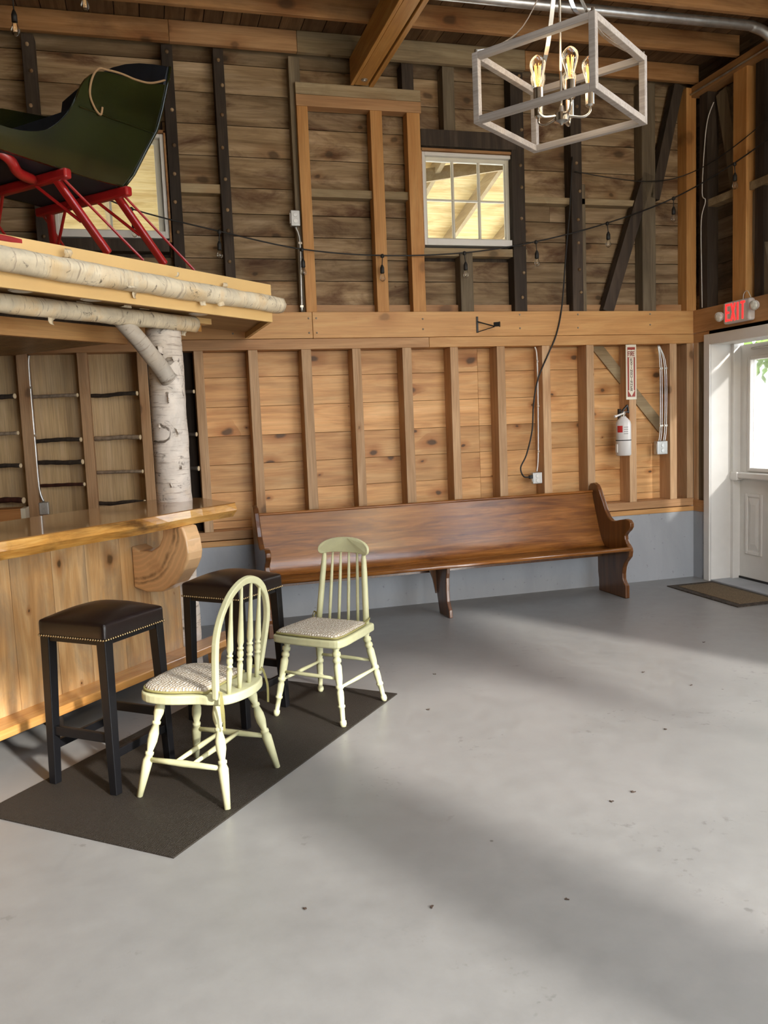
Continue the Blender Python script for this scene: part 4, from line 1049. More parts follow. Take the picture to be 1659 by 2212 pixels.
# ------------------------------------------------------------------ exit sign, extinguisher and its sign
EX = thing('exit_sign', 'white exit sign with red letters and two lamp heads over the door', 'exit sign', (-0.02, -0.65, 2.175), world=True)
bm = nb(); add_box(bm, -0.075, -0.012, -0.80, -0.485, 2.178, 2.352)
obj('housing', bm, M['exit_body'], EX, bevel=0.02, seg=3)
T = 0.02
def letters(word, y0, z0, w, hgt, gap, xf, mat, parent):
    # on the plane x = xf, read from -y side: text runs towards -y
    st_ = 0.017
    for ch in word:
        bm = nb()
        def seg(a, b, th=st_):
            p = (xf, y0-a[0]*w, z0+a[1]*hgt); q = (xf, y0-b[0]*w, z0+b[1]*hgt)
            add_bar(bm, p, q, th, 0.003, up=(1, 0, 0))
        if ch == 'E':
            seg((0.12, 0), (0.12, 1)); seg((0.1, 0.06), (1, 0.06), 0.016); seg((0.1, 0.5), (0.85, 0.5), 0.016); seg((0.1, 0.94), (1, 0.94), 0.016)
        if ch == 'X': seg((0.08, 0), (0.92, 1)); seg((0.08, 1), (0.92, 0))
        if ch == 'I': seg((0.5, 0), (0.5, 1))
        if ch == 'T': seg((0.5, 0), (0.5, 1)); seg((0, 0.94), (1, 0.94), 0.016)
        obj('letter_'+ch.lower(), bm, mat, parent)
        y0 -= (w if ch != 'I' else w*0.55) + gap
hs = [c_ for c_ in EX.children][0]
def exit_letters():
    y = -0.522; w = 0.052; z0 = 2.197; hg = 0.138
    for ch in 'EXIT':
        ww = 0.034 if ch == 'I' else w
        letters(ch, y + (0.010 if ch == 'I' else 0), z0, w, hg, 0, -0.0765, M['exit_red'], EX)
        y -= ww + 0.013
exit_letters()
for (y, z) in ((-0.445, 2.255), (-0.855, 2.29)):
    bm = nb(); add_lathe(bm, (-0.05, y, z), (-0.09, y-0.01, z-0.01), [(0, 0.022), (0.4, 0.036), (1, 0.04)], 20)
    hd = obj('lamp_head', bm, M['exit_body'], EX, smooth=False)
    bm = nb(); add_lathe(bm, (-0.0895, y-0.01, z-0.01), (-0.1, y-0.012, z-0.012), [(0, 0.037), (0.6, 0.034), (1, 0.02)], 20)
    obj('lens', bm, M['lens'], hd, smooth=True)
    obj('neck', bar((-0.045, y, z), (-0.045, -0.5 if y > -0.6 else -0.79, 2.26), 0.018, 0.018), M['exit_body'], hd)
obj('wire', tube(smooth3([(-0.02, -0.66, 2.352), (-0.02, -0.67, 2.40), (-0.02, -0.71, 2.415), (-0.02, -0.75, 2.36)], 5), 0.003, 6), M['white'], EX, smooth=True)

SG = thing('extinguisher_sign', 'narrow cream and red sign with an arrow above the fire extinguisher', 'sign', (-0.626, -0.006, 1.61), world=True)
sx0, sx1, sz0, sz1 = -0.677, -0.575, 1.606, 2.074
cxs = (sx0+sx1)/2
bm = nb(); add_box(bm, sx0, sx1, -0.009, -0.003, sz0, sz1); obj('plate', bm, M['sign_cream'], SG, bevel=0.0025)
def flat(name, poly, mat, d=0.0):
    obj(name, prism(poly, XZ, -0.0105-d, -0.0085), mat, SG)
bx0, bx1 = sx0+0.014, sx1-0.014
flat('border', [(bx0, sz1-0.022), (bx1, sz1-0.022), (bx1, sz0+0.024), (bx0, sz0+0.024)], M['sign_red'])
flat('arrow', [(cxs-0.022, 1.965), (cxs+0.022, 1.965), (cxs+0.022, 1.685), (bx1-0.004, 1.685), (cxs, sz0+0.027), (bx0+0.004, 1.685), (cxs-0.022, 1.685)], M['sign_cream'], 0.0006)
flat('panel', [(bx0+0.003, 2.03), (bx1-0.003, 2.03), (bx1-0.003, 1.968), (bx0+0.003, 1.968)], M['sign_cream'], 0.0006)
flat('chevron', [(bx0+0.006, 2.046), (bx1-0.006, 2.046), (cxs, 2.026)], M['sign_red'], 0.0012)
STROKES = {
 'F': [((0, 0), (0, 1)), ((0, 1), (1, 1)), ((0, .52), (.8, .52))], 'I': [((.5, 0), (.5, 1))], 'R': [((0, 0), (0, 1)), ((0, 1), (.9, 1)), ((.9, 1), (.9, .5)), ((.9, .5), (0, .5)), ((.4, .5), (1, 0))],
 'E': [((0, 0), (0, 1)), ((0, 1), (1, 1)), ((0, .5), (.8, .5)), ((0, 0), (1, 0))], 'X': [((0, 0), (1, 1)), ((0, 1), (1, 0))], 'T': [((.5, 0), (.5, 1)), ((0, 1), (1, 1))],
 'N': [((0, 0), (0, 1)), ((0, 1), (1, 0)), ((1, 0), (1, 1))], 'G': [((1, .8), (1, 1)), ((1, 1), (0, 1)), ((0, 1), (0, 0)), ((0, 0), (1, 0)), ((1, 0), (1, .45)), ((1, .45), (.55, .45))],
 'U': [((0, 1), (0, 0)), ((0, 0), (1, 0)), ((1, 0), (1, 1))], 'S': [((1, 1), (0, 1)), ((0, 1), (0, .5)), ((0, .5), (1, .5)), ((1, .5), (1, 0)), ((1, 0), (0, 0))], 'H': [((0, 0), (0, 1)), ((1, 0), (1, 1)), ((0, .5), (1, .5))]}
def word(name, chars, mat):
    bm = nb()
    for ch, x, z, w, hh, th in chars:
        for a, b in STROKES[ch]:
            p = V((x+a[0]*w, -0.0118, z+a[1]*hh)); q = V((x+b[0]*w, -0.0118, z+b[1]*hh)); d = (q-p).normalized()*th*0.45
            add_bar(bm, p-d, q+d, th, 0.001, up=(0, 1, 0))
    obj(name, bm, mat, SG)
word('lettering_fire', [('F', bx0+0.007, 1.979, 0.011, 0.036, 0.0055), ('I', bx0+0.019, 1.979, 0.011, 0.036, 0.0055), ('R', bx0+0.034, 1.979, 0.0125, 0.036, 0.0055), ('E', bx0+0.054, 1.979, 0.011, 0.036, 0.0055)], M['sign_red'])
word('lettering_extinguisher', [(ch, cxs-0.008, 1.938-0.0235*i, 0.016, 0.0165, 0.004) for i, ch in enumerate('EXTINGUISHER')], M['sign_brown'])

FE = thing('fire_extinguisher', 'white fire extinguisher hung on a stud below its sign', 'fire extinguisher', (-0.745, -0.07, 1.13))
obj('cylinder', lathe((0, 0, 0), (0, 0, 0.335), [(0, 0.055), (0.02, 0.064), (0.8, 0.064), (0.87, 0.058), (0.93, 0.042), (0.98, 0.024), (1, 0.02)], 28), M['ext_white'], FE, smooth=True)
obj('strap_band', lathe((0, 0, 0.128), (0, 0, 0.136), [(0, 0.0655), (1, 0.0655)], 28), M['black_metal'], FE)
obj('strap_clip', box(-0.072, -0.06, -0.012, 0.012, 0.03, 0.1), M['white'], FE)
obj('valve', lathe((0, 0, 0.33), (0, 0, 0.375), [(0, 0.02), (0.4, 0.016), (0.5, 0.02), (1, 0.018)], 14), M['nickel'], FE)
bm = nb(); add_bar(bm, (-0.03, -0.01, 0.372), (0.055, 0.0, 0.372), 0.018, 0.012); add_bar(bm, (-0.01, 0, 0.382), (0.045, 0.01, 0.43), 0.018, 0.012); add_bar(bm, (0.045, 0.01, 0.43), (0.06, 0.015, 0.36), 0.014, 0.012)
obj('handle', bm, M['black_metal'], FE, bevel=0.003)
obj('nozzle', lathe((0.0, -0.01, 0.362), (-0.095, -0.02, 0.335), [(0, 0.008), (0.7, 0.008), (1, 0.012)], 10), M['white'], FE)
def curved(name, a0, a1, z0, z1, mat):
    bm = nb(); R0 = 0.0648; K = 10; rows = []
    for i in range(K+1):
        a = a0+(a1-a0)*i/K
        rows.append([bm.verts.new((math.cos(a)*R0, math.sin(a)*R0, z)) for z in (z0, z1)])
    for p, q in zip(rows, rows[1:]): bm.faces.new((p[0], q[0], q[1], p[1]))
    o = obj(name, bm, mat, FE, smooth=True); return o
va = math.atan2(-6.32, -3.89)
curved('red_label', va-0.85, va-0.1, 0.2, 0.256, M['label_red'])
for k in range(4): curved('print_lines', va+0.05, va+0.65, 0.185+0.018*k, 0.193+0.018*k, M['label_gray'])
obj('wall_hook', box(-0.01, 0.01, 0.05, 0.075, 0.3, 0.4), M['black_metal'], FE)

# ------------------------------------------------------------------ pew
PR = math.atan2(0.075, 2.9)
PEW = thing('pew', 'long varnished oak church pew against the back wall', 'pew', (-1.03, 0, 0), PR)
prof = [(0.022, 0.84), (0.021, 0.88), (-0.006, 0.906), (-0.059, 0.914), (-0.104, 0.898), (-0.135, 0.86), (-0.165, 0.809), (-0.196, 0.759), (-0.232, 0.696), (-0.28, 0.641), (-0.323, 0.618), (-0.371, 0.618), (-0.443, 0.634), (-0.524, 0.649), (-0.57, 0.644), (-0.598, 0.622), (-0.597, 0.59), (-0.574, 0.563), (-0.54, 0.54), (-0.516, 0.515), (-0.521, 0.481), (-0.544, 0.452), (-0.578, 0.424), (-0.586, 0.394), (-0.576, 0.348), (-0.547, 0.322), (-0.518, 0.295), (-0.494, 0.253), (-0.482, 0.199), (-0.483, 0.154), (-0.504, 0.125), (-0.527, 0.104), (-0.527, 0.0), (-0.125, 0.0), (-0.125, 0.1), (-0.112, 0.16), (-0.11, 0.3), (-0.06, 0.5), (-0.02, 0.7)]
prof = [(y-0.025, z) for y, z in prof]
for x in (0.0, -2.9):
    obj('end_panel', prism(prof, YZ, x-0.02, x+0.02), M['pew_end'], PEW, bevel=0.008, seg=3)
bp = smooth_poly([(-0.035, 0.842), (-0.075, 0.72), (-0.125, 0.58), (-0.168, 0.47), (-0.215, 0.405), (-0.25, 0.392)], 6, closed=False)
bk = [(y+0.024*1, z+0.008) for y, z in bp]
bm = nb(); f_ = [[bm.verts.new((x, y-0.025, z)) for x in (-2.885, -0.015)] for y, z in bp]; g_ = [[bm.verts.new((x, y-0.025, z)) for x in (-2.885, -0.015)] for y, z in bk]
for a, b in zip(f_, f_[1:]): bm.faces.new((a[0], a[1], b[1], b[0]))
for a, b in zip(g_, g_[1:]): bm.faces.new((a[0], b[0], b[1], a[1]))
bm.faces.new((f_[0][0], g_[0][0], g_[0][1], f_[0][1])); bm.faces.new((f_[-1][0], f_[-1][1], g_[-1][1], g_[-1][0]))
o = obj('backrest', bm, M['pew'], PEW, smooth=True)
sp_ = smooth_poly([(-0.21, 0.402), (-0.3, 0.389), (-0.42, 0.396), (-0.53, 0.42), (-0.575, 0.43), (-0.598, 0.424), (-0.604, 0.412), (-0.598, 0.398), (-0.575, 0.394)], 5, closed=False)
poly = [(y-0.025, z) for y, z in sp_] + [(-0.5-0.025, 0.38), (-0.21-0.025, 0.365)]
o = obj('seat', prism(poly, YZ, -2.885, -0.015), M['pew'], PEW, smooth=False)
for f in o.data.polygons: f.use_smooth = len(f.vertices) == 4
obj('top_rail', prism([(-0.018, 0.828), (-0.072, 0.828), (-0.078, 0.838), (-0.07, 0.85), (-0.02, 0.85), (-0.012, 0.84)], YZ, -2.885, -0.015), M['pew'], PEW, bevel=0.004)
obj('back_rail', box(-2.885, -0.015, -0.2, -0.165, 0.3, 0.37), M['pew_end'], PEW)
cs = [(-0.58, 0.365), (-0.25, 0.365), (-0.275, 0.2), (-0.29, 0.1), (-0.33, 0.0), (-0.56, 0.0), (-0.545, 0.09), (-0.485, 0.14), (-0.475, 0.22), (-0.50, 0.3)]
cs = [(-0.50, 0.385), (-0.20, 0.365), (-0.235, 0.25), (-0.315, 0.0), (-0.525, 0.0), (-0.52, 0.06), (-0.478, 0.12), (-0.47, 0.2), (-0.478, 0.3), (-0.49, 0.34)]
csup = obj('center_support', prism([(y-0.02, z) for y, z in cs], YZ, -1.545, -1.515), M['pew_end'], PEW, bevel=0.006)
obj('support_bracket', prism([(-1.55, 0.37), (-1.64, 0.37), (-1.6, 0.33), (-1.575, 0.26), (-1.555, 0.15), (-1.55, 0.15)], XZ, -0.3, -0.28), M['pew_end'], csup)

# ------------------------------------------------------------------ bar stools
def make_stool(label, cx, cy, rz):
    t = thing('bar_stool', label, 'stool', (cx, cy, 0.006), rz, 'bar stools')
    # local: x along the bar, y away from it
    hx, hy = 0.186, 0.182
    bm = nb(); K = 12; grid = []
    for i in range(K+1):
        row = []
        for j in range(K+1):
            u, v = -1+2*i/K, -1+2*j/K
            z = 0.715 + 0.040*(1-abs(u)**2.6)*(1-abs(v)**2.6)**0.9 + 0.004
            row.append(bm.verts.new((u*hx, v*hy, z)))
        grid.append(row)
    for i in range(K):
        for j in range(K): bm.faces.new((grid[i][j], grid[i+1][j], grid[i+1][j+1], grid[i][j+1]))
    rim = [grid[i][0] for i in range(K)] + [grid[K][j] for j in range(K)] + [grid[i][K] for i in range(K, 0, -1)] + [grid[0][j] for j in range(K, 0, -1)]
    lo = [bm.verts.new((v.co.x, v.co.y, 0.645)) for v in rim]
    for i in range(len(rim)):
        j = (i+1) % len(rim); bm.faces.new((rim[i], lo[i], lo[j], rim[j]))
    bm.faces.new(lo)
    obj('seat_cushion', bm, M['leather'], t, smooth=True, bevel=0.014, seg=3, label='dark brown leather seat')
    bm = nb(); n_ = 27
    for k in range(n_):
        p = -1+2*(k+0.5)/n_
        for q in ((p*hx, -hy-0.001), (p*hx, hy+0.001), (-hx-0.001, p*hy), (hx+0.001, p*hy)):
            add_sphere(bm, (q[0], q[1], 0.652), 0.0052, 6, 4)
    obj('nailhead_trim', bm, M['brass'], t, smooth=True)
    obj('seat_rail', box(-hx+0.01, hx-0.01, -hy+0.01, hy-0.01, 0.628, 0.646), M['stool'], t)
    for sx in (-1, 1):
        for sy_ in (-1, 1):
            obj('leg', bar((sx*0.158, sy_*0.154, 0.648), (sx*0.172, sy_*0.168, 0.0), 0.047, 0.047, up=(0, 1, 0), w1=0.036, h1=0.036), M['stool'], t, bevel=0.003)
    for sx in (-1, 1): obj('stretcher', bar((sx*0.167, -0.15, 0.235), (sx*0.167, 0.15, 0.235), 0.02, 0.04), M['stool'], t, bevel=0.003)
    for sy_ in (-1, 1): obj('stretcher', bar((-0.15, sy_*0.164, 0.165), (0.15, sy_*0.164, 0.165), 0.02, 0.036), M['stool'], t, bevel=0.003)
    return t
stool = make_stool('black bar stool with dark leather seat, nearer the viewer', -4.894, -2.670, math.radians(50))
s2 = copy_tree(stool); s2['label'] = 'black bar stool with dark leather seat, farther one beside the birch post'
s2.location = (-4.285, -2.110, 0.006); s2.rotation_euler = (0, 0, math.radians(47))

# ------------------------------------------------------------------ the two painted chairs (local: +y is the way the chair faces)
LEG1 = [(0, 0.0115), (0.04, 0.0135), (0.11, 0.0205), (0.17, 0.0205), (0.245, 0.0122), (0.252, 0.0178), (0.275, 0.0178), (0.283, 0.0125), (0.37, 0.0205), (0.45, 0.0205), (0.548, 0.0118), (0.556, 0.0178), (0.58, 0.0178), (0.59, 0.0145), (0.635, 0.0208), (0.70, 0.0198), (1, 0.0125)]
LEG2 = [(0, 0.014), (0.05, 0.0205), (0.085, 0.0135), (0.10, 0.0215), (0.14, 0.0215), (0.155, 0.0135), (0.185, 0.0212), (0.215, 0.0212), (0.232, 0.0145), (0.27, 0.0205), (0.42, 0.019), (0.495, 0.0145), (0.505, 0.0205), (0.535, 0.0205), (0.547, 0.0145), (0.58, 0.0178), (0.66, 0.0175), (0.735, 0.0145), (0.742, 0.0188), (0.765, 0.0188), (0.775, 0.014), (0.92, 0.0118), (0.93, 0.0165), (0.965, 0.0172), (1, 0.0125)]
def rung(a, b, r): return lathe(a, b, [(0, r*0.75), (0.3, r), (0.5, r*1.15), (0.7, r), (1, r*0.75)], 10)
c1 = thing('hoop_back_chair', 'pale green hoop back wooden chair, front one with turned spindles', 'chair', (-4.494, -2.923, 0.006), math.radians(143.8-90))
ZT = 0.435
seat = smooth_poly([(-0.10, 0.215), (0.10, 0.215), (0.19, 0.165), (0.205, 0.05), (0.17, -0.07), (0.165, -0.13), (0.135, -0.2), (0.05, -0.232), (-0.05, -0.232), (-0.135, -0.2), (-0.165, -0.13), (-0.17, -0.07), (-0.205, 0.05), (-0.19, 0.165)], 5)
obj('seat', prism(seat, XY, ZT-0.038, ZT), M['chair'], c1, bevel=0.008, seg=3)
legs1 = {}
for sx in (-1, 1):
    for sy_ in (-1, 1):
        top = V((sx*0.125, 0.12 if sy_ > 0 else -0.135, ZT-0.03)); bot = V((sx*0.208, 0.205 if sy_ > 0 else -0.21, 0))
        obj('leg', lathe(top, bot, LEG1), M['chair'], c1, smooth=True); legs1[(sx, sy_)] = (top, bot)
for sx in (-1, 1):
    a, b = legs1[(sx, 1)], legs1[(sx, -1)]
    obj('stretcher', rung(a[0].lerp(a[1], 0.63), b[0].lerp(b[1], 0.63), 0.0125), M['chair'], c1, smooth=True)
for y in (0.035, -0.045):
    w_ = 0.172
    obj('stretcher', rung((-w_, y, 0.155), (w_, y, 0.155), 0.0105), M['chair'], c1, smooth=True)
hp = []
for i in range(33):
    a = PI*i/32
    x = 0.203*math.cos(a)
    zz = 0.66 + 0.214*math.sin(a)
    hp.append((x, zz))
hp = [(0.17, ZT-0.005), (0.186, 0.52), (0.198, 0.6)] + hp + [(-0.198, 0.6), (-0.186, 0.52), (-0.17, ZT-0.005)]
def ytilt(z): return -0.165 - 0.15*(z-ZT)
bm = nb(); PP = [V((x, ytilt(z), z)) for x, z in hp]
rings = []
for i, p in enumerate(PP):
    d = (PP[min(i+1, len(PP)-1)]-PP[max(i-1, 0)]).normalized(); bn = V((0, 1, 0.22)).normalized(); sd = d.cross(bn).normalized()
    hw, hd = 0.0125, 0.0115
    if 10 < i < len(PP)-11: hw, hd = 0.015, 0.011
    rings.append([bm.verts.new(p+sd*a*hw+bn*b*hd) for a, b in ((-1, -1), (1, -1), (1, 1), (-1, 1))])
for A, B in zip(rings, rings[1:]):
    for k in range(4): bm.faces.new((A[k], A[(k+1) % 4], B[(k+1) % 4], B[k]))
bm.faces.new(rings[0][::-1]); bm.faces.new(rings[-1])
obj('hoop_back', bm, M['chair'], c1, bevel=0.005, seg=3)
SPN = [(0, 0.008), (0.12, 0.0105), (0.24, 0.0125), (0.275, 0.0088), (0.282, 0.0135), (0.297, 0.0135), (0.304, 0.0088), (0.33, 0.0135), (0.365, 0.0130), (0.385, 0.0086), (0.392, 0.0135), (0.407, 0.0135), (0.414, 0.0088), (0.46, 0.0138), (0.52, 0.0128), (0.8, 0.0078), (1, 0.006)]
for x in (-0.112, -0.038, 0.038, 0.112):
    zt = 0.66 + 0.214*math.sqrt(max(0, 1-(x*1.0/0.203)**2)) - 0.012
    obj('spindle', lathe((x, -0.196+0.25*abs(x)**1.0*0.3, ZT-0.004), (x*1.0, ytilt(zt)-0.002, zt), SPN, 10), M['chair'], c1, smooth=True)

c2 = thing('spindle_back_chair', 'pale green chair with a rounded crest rail, nearer the pew', 'chair', (-3.823, -2.221, 0.006), math.radians(-134.5-90))
ZT2 = 0.432
seat2 = smooth_poly([(-0.15, 0.215), (0.15, 0.215), (0.205, 0.17), (0.2, 0.02), (0.185, -0.14), (0.16, -0.19), (0.0, -0.205), (-0.16, -0.19), (-0.185, -0.14), (-0.2, 0.02), (-0.205, 0.17)], 5)
obj('seat', prism(seat2, XY, ZT2-0.042, ZT2), M['chair'], c2, bevel=0.01, seg=3)
legs2 = {}
for sx in (-1, 1):
    for sy_ in (-1, 1):
        top = V((sx*0.145, 0.15 if sy_ > 0 else -0.14, ZT2-0.035)); bot = V((sx*0.205, 0.205 if sy_ > 0 else -0.215, 0))
        obj('leg', lathe(top, bot, LEG2), M['chair'], c2, smooth=True); legs2[(sx, sy_)] = (top, bot)
def on(k, f): return legs2[k][0].lerp(legs2[k][1], f)
for sx in (-1, 1): obj('stretcher', rung(on((sx, 1), 0.53), on((sx, -1), 0.53), 0.0095), M['chair'], c2, smooth=True)
for sy_ in (-1, 1): obj('stretcher', rung(on((-1, sy_), 0.42), on((1, sy_), 0.42), 0.0095), M['chair'], c2, smooth=True)
def yt2(z): return -0.148 - 0.14*(z-ZT2)
for sx in (-1, 1):
    obj('back_post', lathe((sx*0.15, -0.15, ZT2-0.01), (sx*0.122, yt2(0.805), 0.805), [(0, 0.0165), (0.3, 0.0165), (0.75, 0.0155), (0.9, 0.0135), (1, 0.009)], 14), M['chair'], c2, smooth=True)
for k in range(4):
    x = -0.09+0.06*k
    obj('spindle', lathe((x, -0.165, ZT2-0.008), (x*0.85, yt2(0.805)-0.01, 0.806), [(0, 0.0075), (0.3, 0.0085), (0.6, 0.0085), (1, 0.006)], 10), M['chair'], c2, smooth=True)
crest = smooth_poly([(-0.135, 0.79), (-0.09, 0.799), (0, 0.801), (0.09, 0.799), (0.135, 0.79), (0.155, 0.804), (0.152, 0.834), (0.12, 0.859), (0.065, 0.876), (0, 0.88), (-0.065, 0.876), (-0.12, 0.859), (-0.152, 0.834), (-0.155, 0.804)], 4)
bm = nb(); n_ = len(crest)
def cpt(x, z, o): return (x, yt2(z)-0.012 + 0.9*x*x + o, z)
A = [bm.verts.new(cpt(x, z, -0.011)) for x, z in crest]; Bv = [bm.verts.new(cpt(x, z, 0.011)) for x, z in crest]
ca_ = [bm.verts.new(cpt(x, 0.852, -0.011)) for x in (-0.1, 0, 0.1)]
bm.faces.new(A[::-1]); bm.faces.new(Bv)
for v in ca_: bm.verts.remove(v)
for i in range(n_): bm.faces.new((A[i], A[(i+1) % n_], Bv[(i+1) % n_], Bv[i]))
obj('crest_rail', bm, M['crest'], c2, bevel=0.004)

def cushion(label, root_from, outline, zt, ties, sc=0.9):
    t = thing('seat_cushion', label, 'cushion', tuple(root_from.location + V((0, 0, zt))), root_from.rotation_euler.z, 'tied chair cushions')
    pts = [(x*sc, (y-0.01)*sc+0.022) for x, y in outline]
    bm = nb(); n_ = len(pts); lv = []
    for (k, z) in ((0.97, 0.002), (1.0, 0.008), (1.0, 0.014), (0.965, 0.022), (0.86, 0.0265), (0.6, 0.029), (0.3, 0.030)):
        lv.append([bm.verts.new((x*k, 0.022+(y-0.022)*k, z)) for x, y in pts])
    for A, B in zip(lv, lv[1:]):
        for i in range(n_): bm.faces.new((A[i], A[(i+1) % n_], B[(i+1) % n_], B[i]))
    bm.faces.new(lv[0][::-1]); bm.faces.new(lv[-1])
    obj('pad', bm, M['pad'], t, smooth=True)
    obj('piping', tube([(x*1.012, 0.022+(y-0.022)*1.012, 0.0085) for x, y in pts], 0.0052, 6, closed=True), M['piping'], t, smooth=True, label='olive edge piping')
    for tp in ties:
        bm = nb()
        P = smooth3(tp, 4)
        for a, b in zip(P, P[1:]): add_bar(bm, a, b, 0.009, 0.0025, up=(1, 0.3, 0))
        obj('tie', bm, M['piping'], t)
    return t
cushion('woven cream seat pad with olive piping on the hoop back chair', c1, [(x, y) for x, y in seat if y > -0.14] , ZT, [
    [(0.165, -0.12, 0.01), (0.18, -0.15, 0.03), (0.165, -0.185, 0.02), (0.15, -0.16, 0.012)], [(0.17, -0.185, 0.02), (0.178, -0.2, -0.05), (0.176, -0.2, -0.13)],
    [(-0.165, -0.12, 0.01), (-0.18, -0.15, 0.03), (-0.168, -0.19, 0.02), (-0.15, -0.17, 0.012)], [(-0.172, -0.19, 0.02), (-0.178, -0.2, -0.05), (-0.172, -0.195, -0.13)], [(-0.172, -0.19, 0.02), (-0.19, -0.2, -0.04), (-0.186, -0.2, -0.09)]])
cushion('woven cream seat pad with olive piping on the crest rail chair', c2, [(x, y) for x, y in seat2 if y > -0.15], ZT2, [
    [(0.16, -0.12, 0.012), (0.172, -0.15, 0.03), (0.15, -0.172, 0.028), (0.135, -0.15, 0.02)], [(0.165, -0.165, 0.028), (0.195, -0.175, 0.035), (0.21, -0.18, 0.01), (0.2, -0.18, -0.01)], [(0.165, -0.165, 0.028), (0.185, -0.18, -0.05), (0.187, -0.185, -0.15)],
    [(-0.16, -0.12, 0.012), (-0.172, -0.15, 0.03), (-0.15, -0.172, 0.028), (-0.135, -0.15, 0.02)]], sc=0.9)

# ------------------------------------------------------------------ mats
mk = [(-4.661, -3.52), (-3.429, -2.123), (-4.245, -1.36), (-6.1, -3.25), (-6.0, -2.35)]
e_ = V((-3.429+4.661, -2.123+3.52, 0)); e_.normalize(); nn_ = V((-e_.y, e_.x, 0))
a_ = V((-4.661, -3.52, 0)); b_ = V((-3.429, -2.123, 0)); wd = 0.96
mt = nb(); add_prism(mt, [(0, 0), ((b_-a_).length, 0), ((b_-a_).length, wd+0.05), (-0.02, wd)], XY, 0, 0.006)
mo = obj('floor_mat', mt, M['mat']); mo.location = a_; mo.rotation_euler = (0, 0, math.atan2(e_.y, e_.x)); tag(mo, 'dark brown floor mat under the stools and chairs', 'mat')
dm = thing('doormat', 'brown doormat with a dark border in front of the exit door', 'mat', (-0.474, -0.293, 0), 0, world=True)
obj('border', box(-0.47, 0.0-0.02, -1.18, -0.285, 0, 0.008), M['coir_edge'], dm, label='dark patterned border')
obj('pile', box(-0.405, -0.065, -1.115, -0.35, 0.004, 0.011), M['coir'], dm)

# ------------------------------------------------------------------ the sleigh on the canopy
SL = thing('sleigh', 'dark green horse sleigh on red runners standing on the canopy', 'sleigh', (-4.69, -1.59, 2.363), math.radians(44.5))
# local: x along the sleigh, y towards the wall, z above the canopy deck
ZD = 2.363
side = [(-2.2, 2.95), (-1.5, 2.85), (-0.742, 2.81), (-0.49, 2.804), (-0.25, 2.80), (0.0, 2.803), (0.05, 2.875), (0.125, 3.02), (0.19, 3.13), (0.235, 3.255), (0.275, 3.39),
        (0.10, 3.355), (-0.138, 3.322), (-0.205, 3.305), (-0.265, 3.265), (-0.315, 3.2), (-0.36, 3.10), (-0.43, 3.01), (-0.52, 2.945), (-0.64, 2.912), (-0.78, 2.905), (-1.1, 2.905), (-1.6, 2.925), (-2.0, 3.0), (-2.2, 3.15)]
def flare(z): q = max(0.0, (z-2.8)/0.3); return 0.075*min(q, 1.0)**0.8 + 0.022*max(0.0, q-1.0)
WD = 0.66
bot = smooth_poly([(-2.2, 2.95), (-1.5, 2.85), (-0.742, 2.81), (-0.25, 2.80), (0.0, 2.803)], 6, closed=False)
top = smooth_poly([(-2.2, 3.15), (-2.0, 3.0), (-1.6, 2.925), (-1.1, 2.905), (-0.78, 2.905), (-0.64, 2.912), (-0.52, 2.945), (-0.43, 3.01), (-0.36, 3.10), (-0.315, 3.2), (-0.265, 3.265), (-0.205, 3.305), (-0.138, 3.322), (0.10, 3.355), (0.275, 3.39)], 4, closed=False)
def along(pl, f):
    ds = [0.0]
    for p, q in zip(pl, pl[1:]): ds.append(ds[-1] + math.hypot(q[0]-p[0], q[1]-p[1]))
    t = f*ds[-1]
    for k in range(len(pl)-1):
        if t <= ds[k+1] + 1e-9:
            w_ = (t-ds[k])/max(1e-9, ds[k+1]-ds[k]); return (pl[k][0]+(pl[k+1][0]-pl[k][0])*w_, pl[k][1]+(pl[k+1][1]-pl[k][1])*w_)
    return pl[-1]
NS, NR = 56, 10
for sgn in (1, -1):
    bm = nb(); y0 = 0.0 if sgn > 0 else WD; sheets = []
    for th in (0.0, 0.015):
        g = []
        for a in range(NS+1):
            f = a/NS; B_ = along(bot, f); T_ = along(top, f); col_ = []
            for b in range(NR+1):
                r = b/NR; x = B_[0]+(T_[0]-B_[0])*r + 0.035*math.sin(PI*r)*f**4; z = B_[1]+(T_[1]-B_[1])*r
                col_.append(bm.verts.new((x, y0 - sgn*(flare(z)-th), z-ZD)))
            g.append(col_)
        sheets.append(g)
    for n2, g in enumerate(sheets):
        for a in range(NS):
            for b in range(NR): bm.faces.new((g[a][b], g[a+1][b], g[a+1][b+1], g[a][b+1]))
    p, q = sheets
    for a in range(NS):
        bm.faces.new((p[a][NR], p[a+1][NR], q[a+1][NR], q[a][NR])); bm.faces.new((p[a][0], q[a][0], q[a+1][0], p[a+1][0]))
    for b in range(NR):
        bm.faces.new((p[NS][b], p[NS][b+1], q[NS][b+1], q[NS][b])); bm.faces.new((p[0][b], q[0][b], q[0][b+1], p[0][b+1]))
    o = obj('side_panel', bm, M['sleigh'], SL, smooth=True)
    em = o.modifiers.new('edges', 'EDGE_SPLIT'); em.split_angle = 0.9
obj('floor_board', prism([(-2.2, 0.585), (-1.5, 0.485), (-0.742, 0.448), (-0.25, 0.438), (0.0, 0.44), (0.0, 0.454), (-0.742, 0.464), (-1.5, 0.5), (-2.2, 0.6)], XZ, 0.0, WD), M['sleigh_in'], SL)
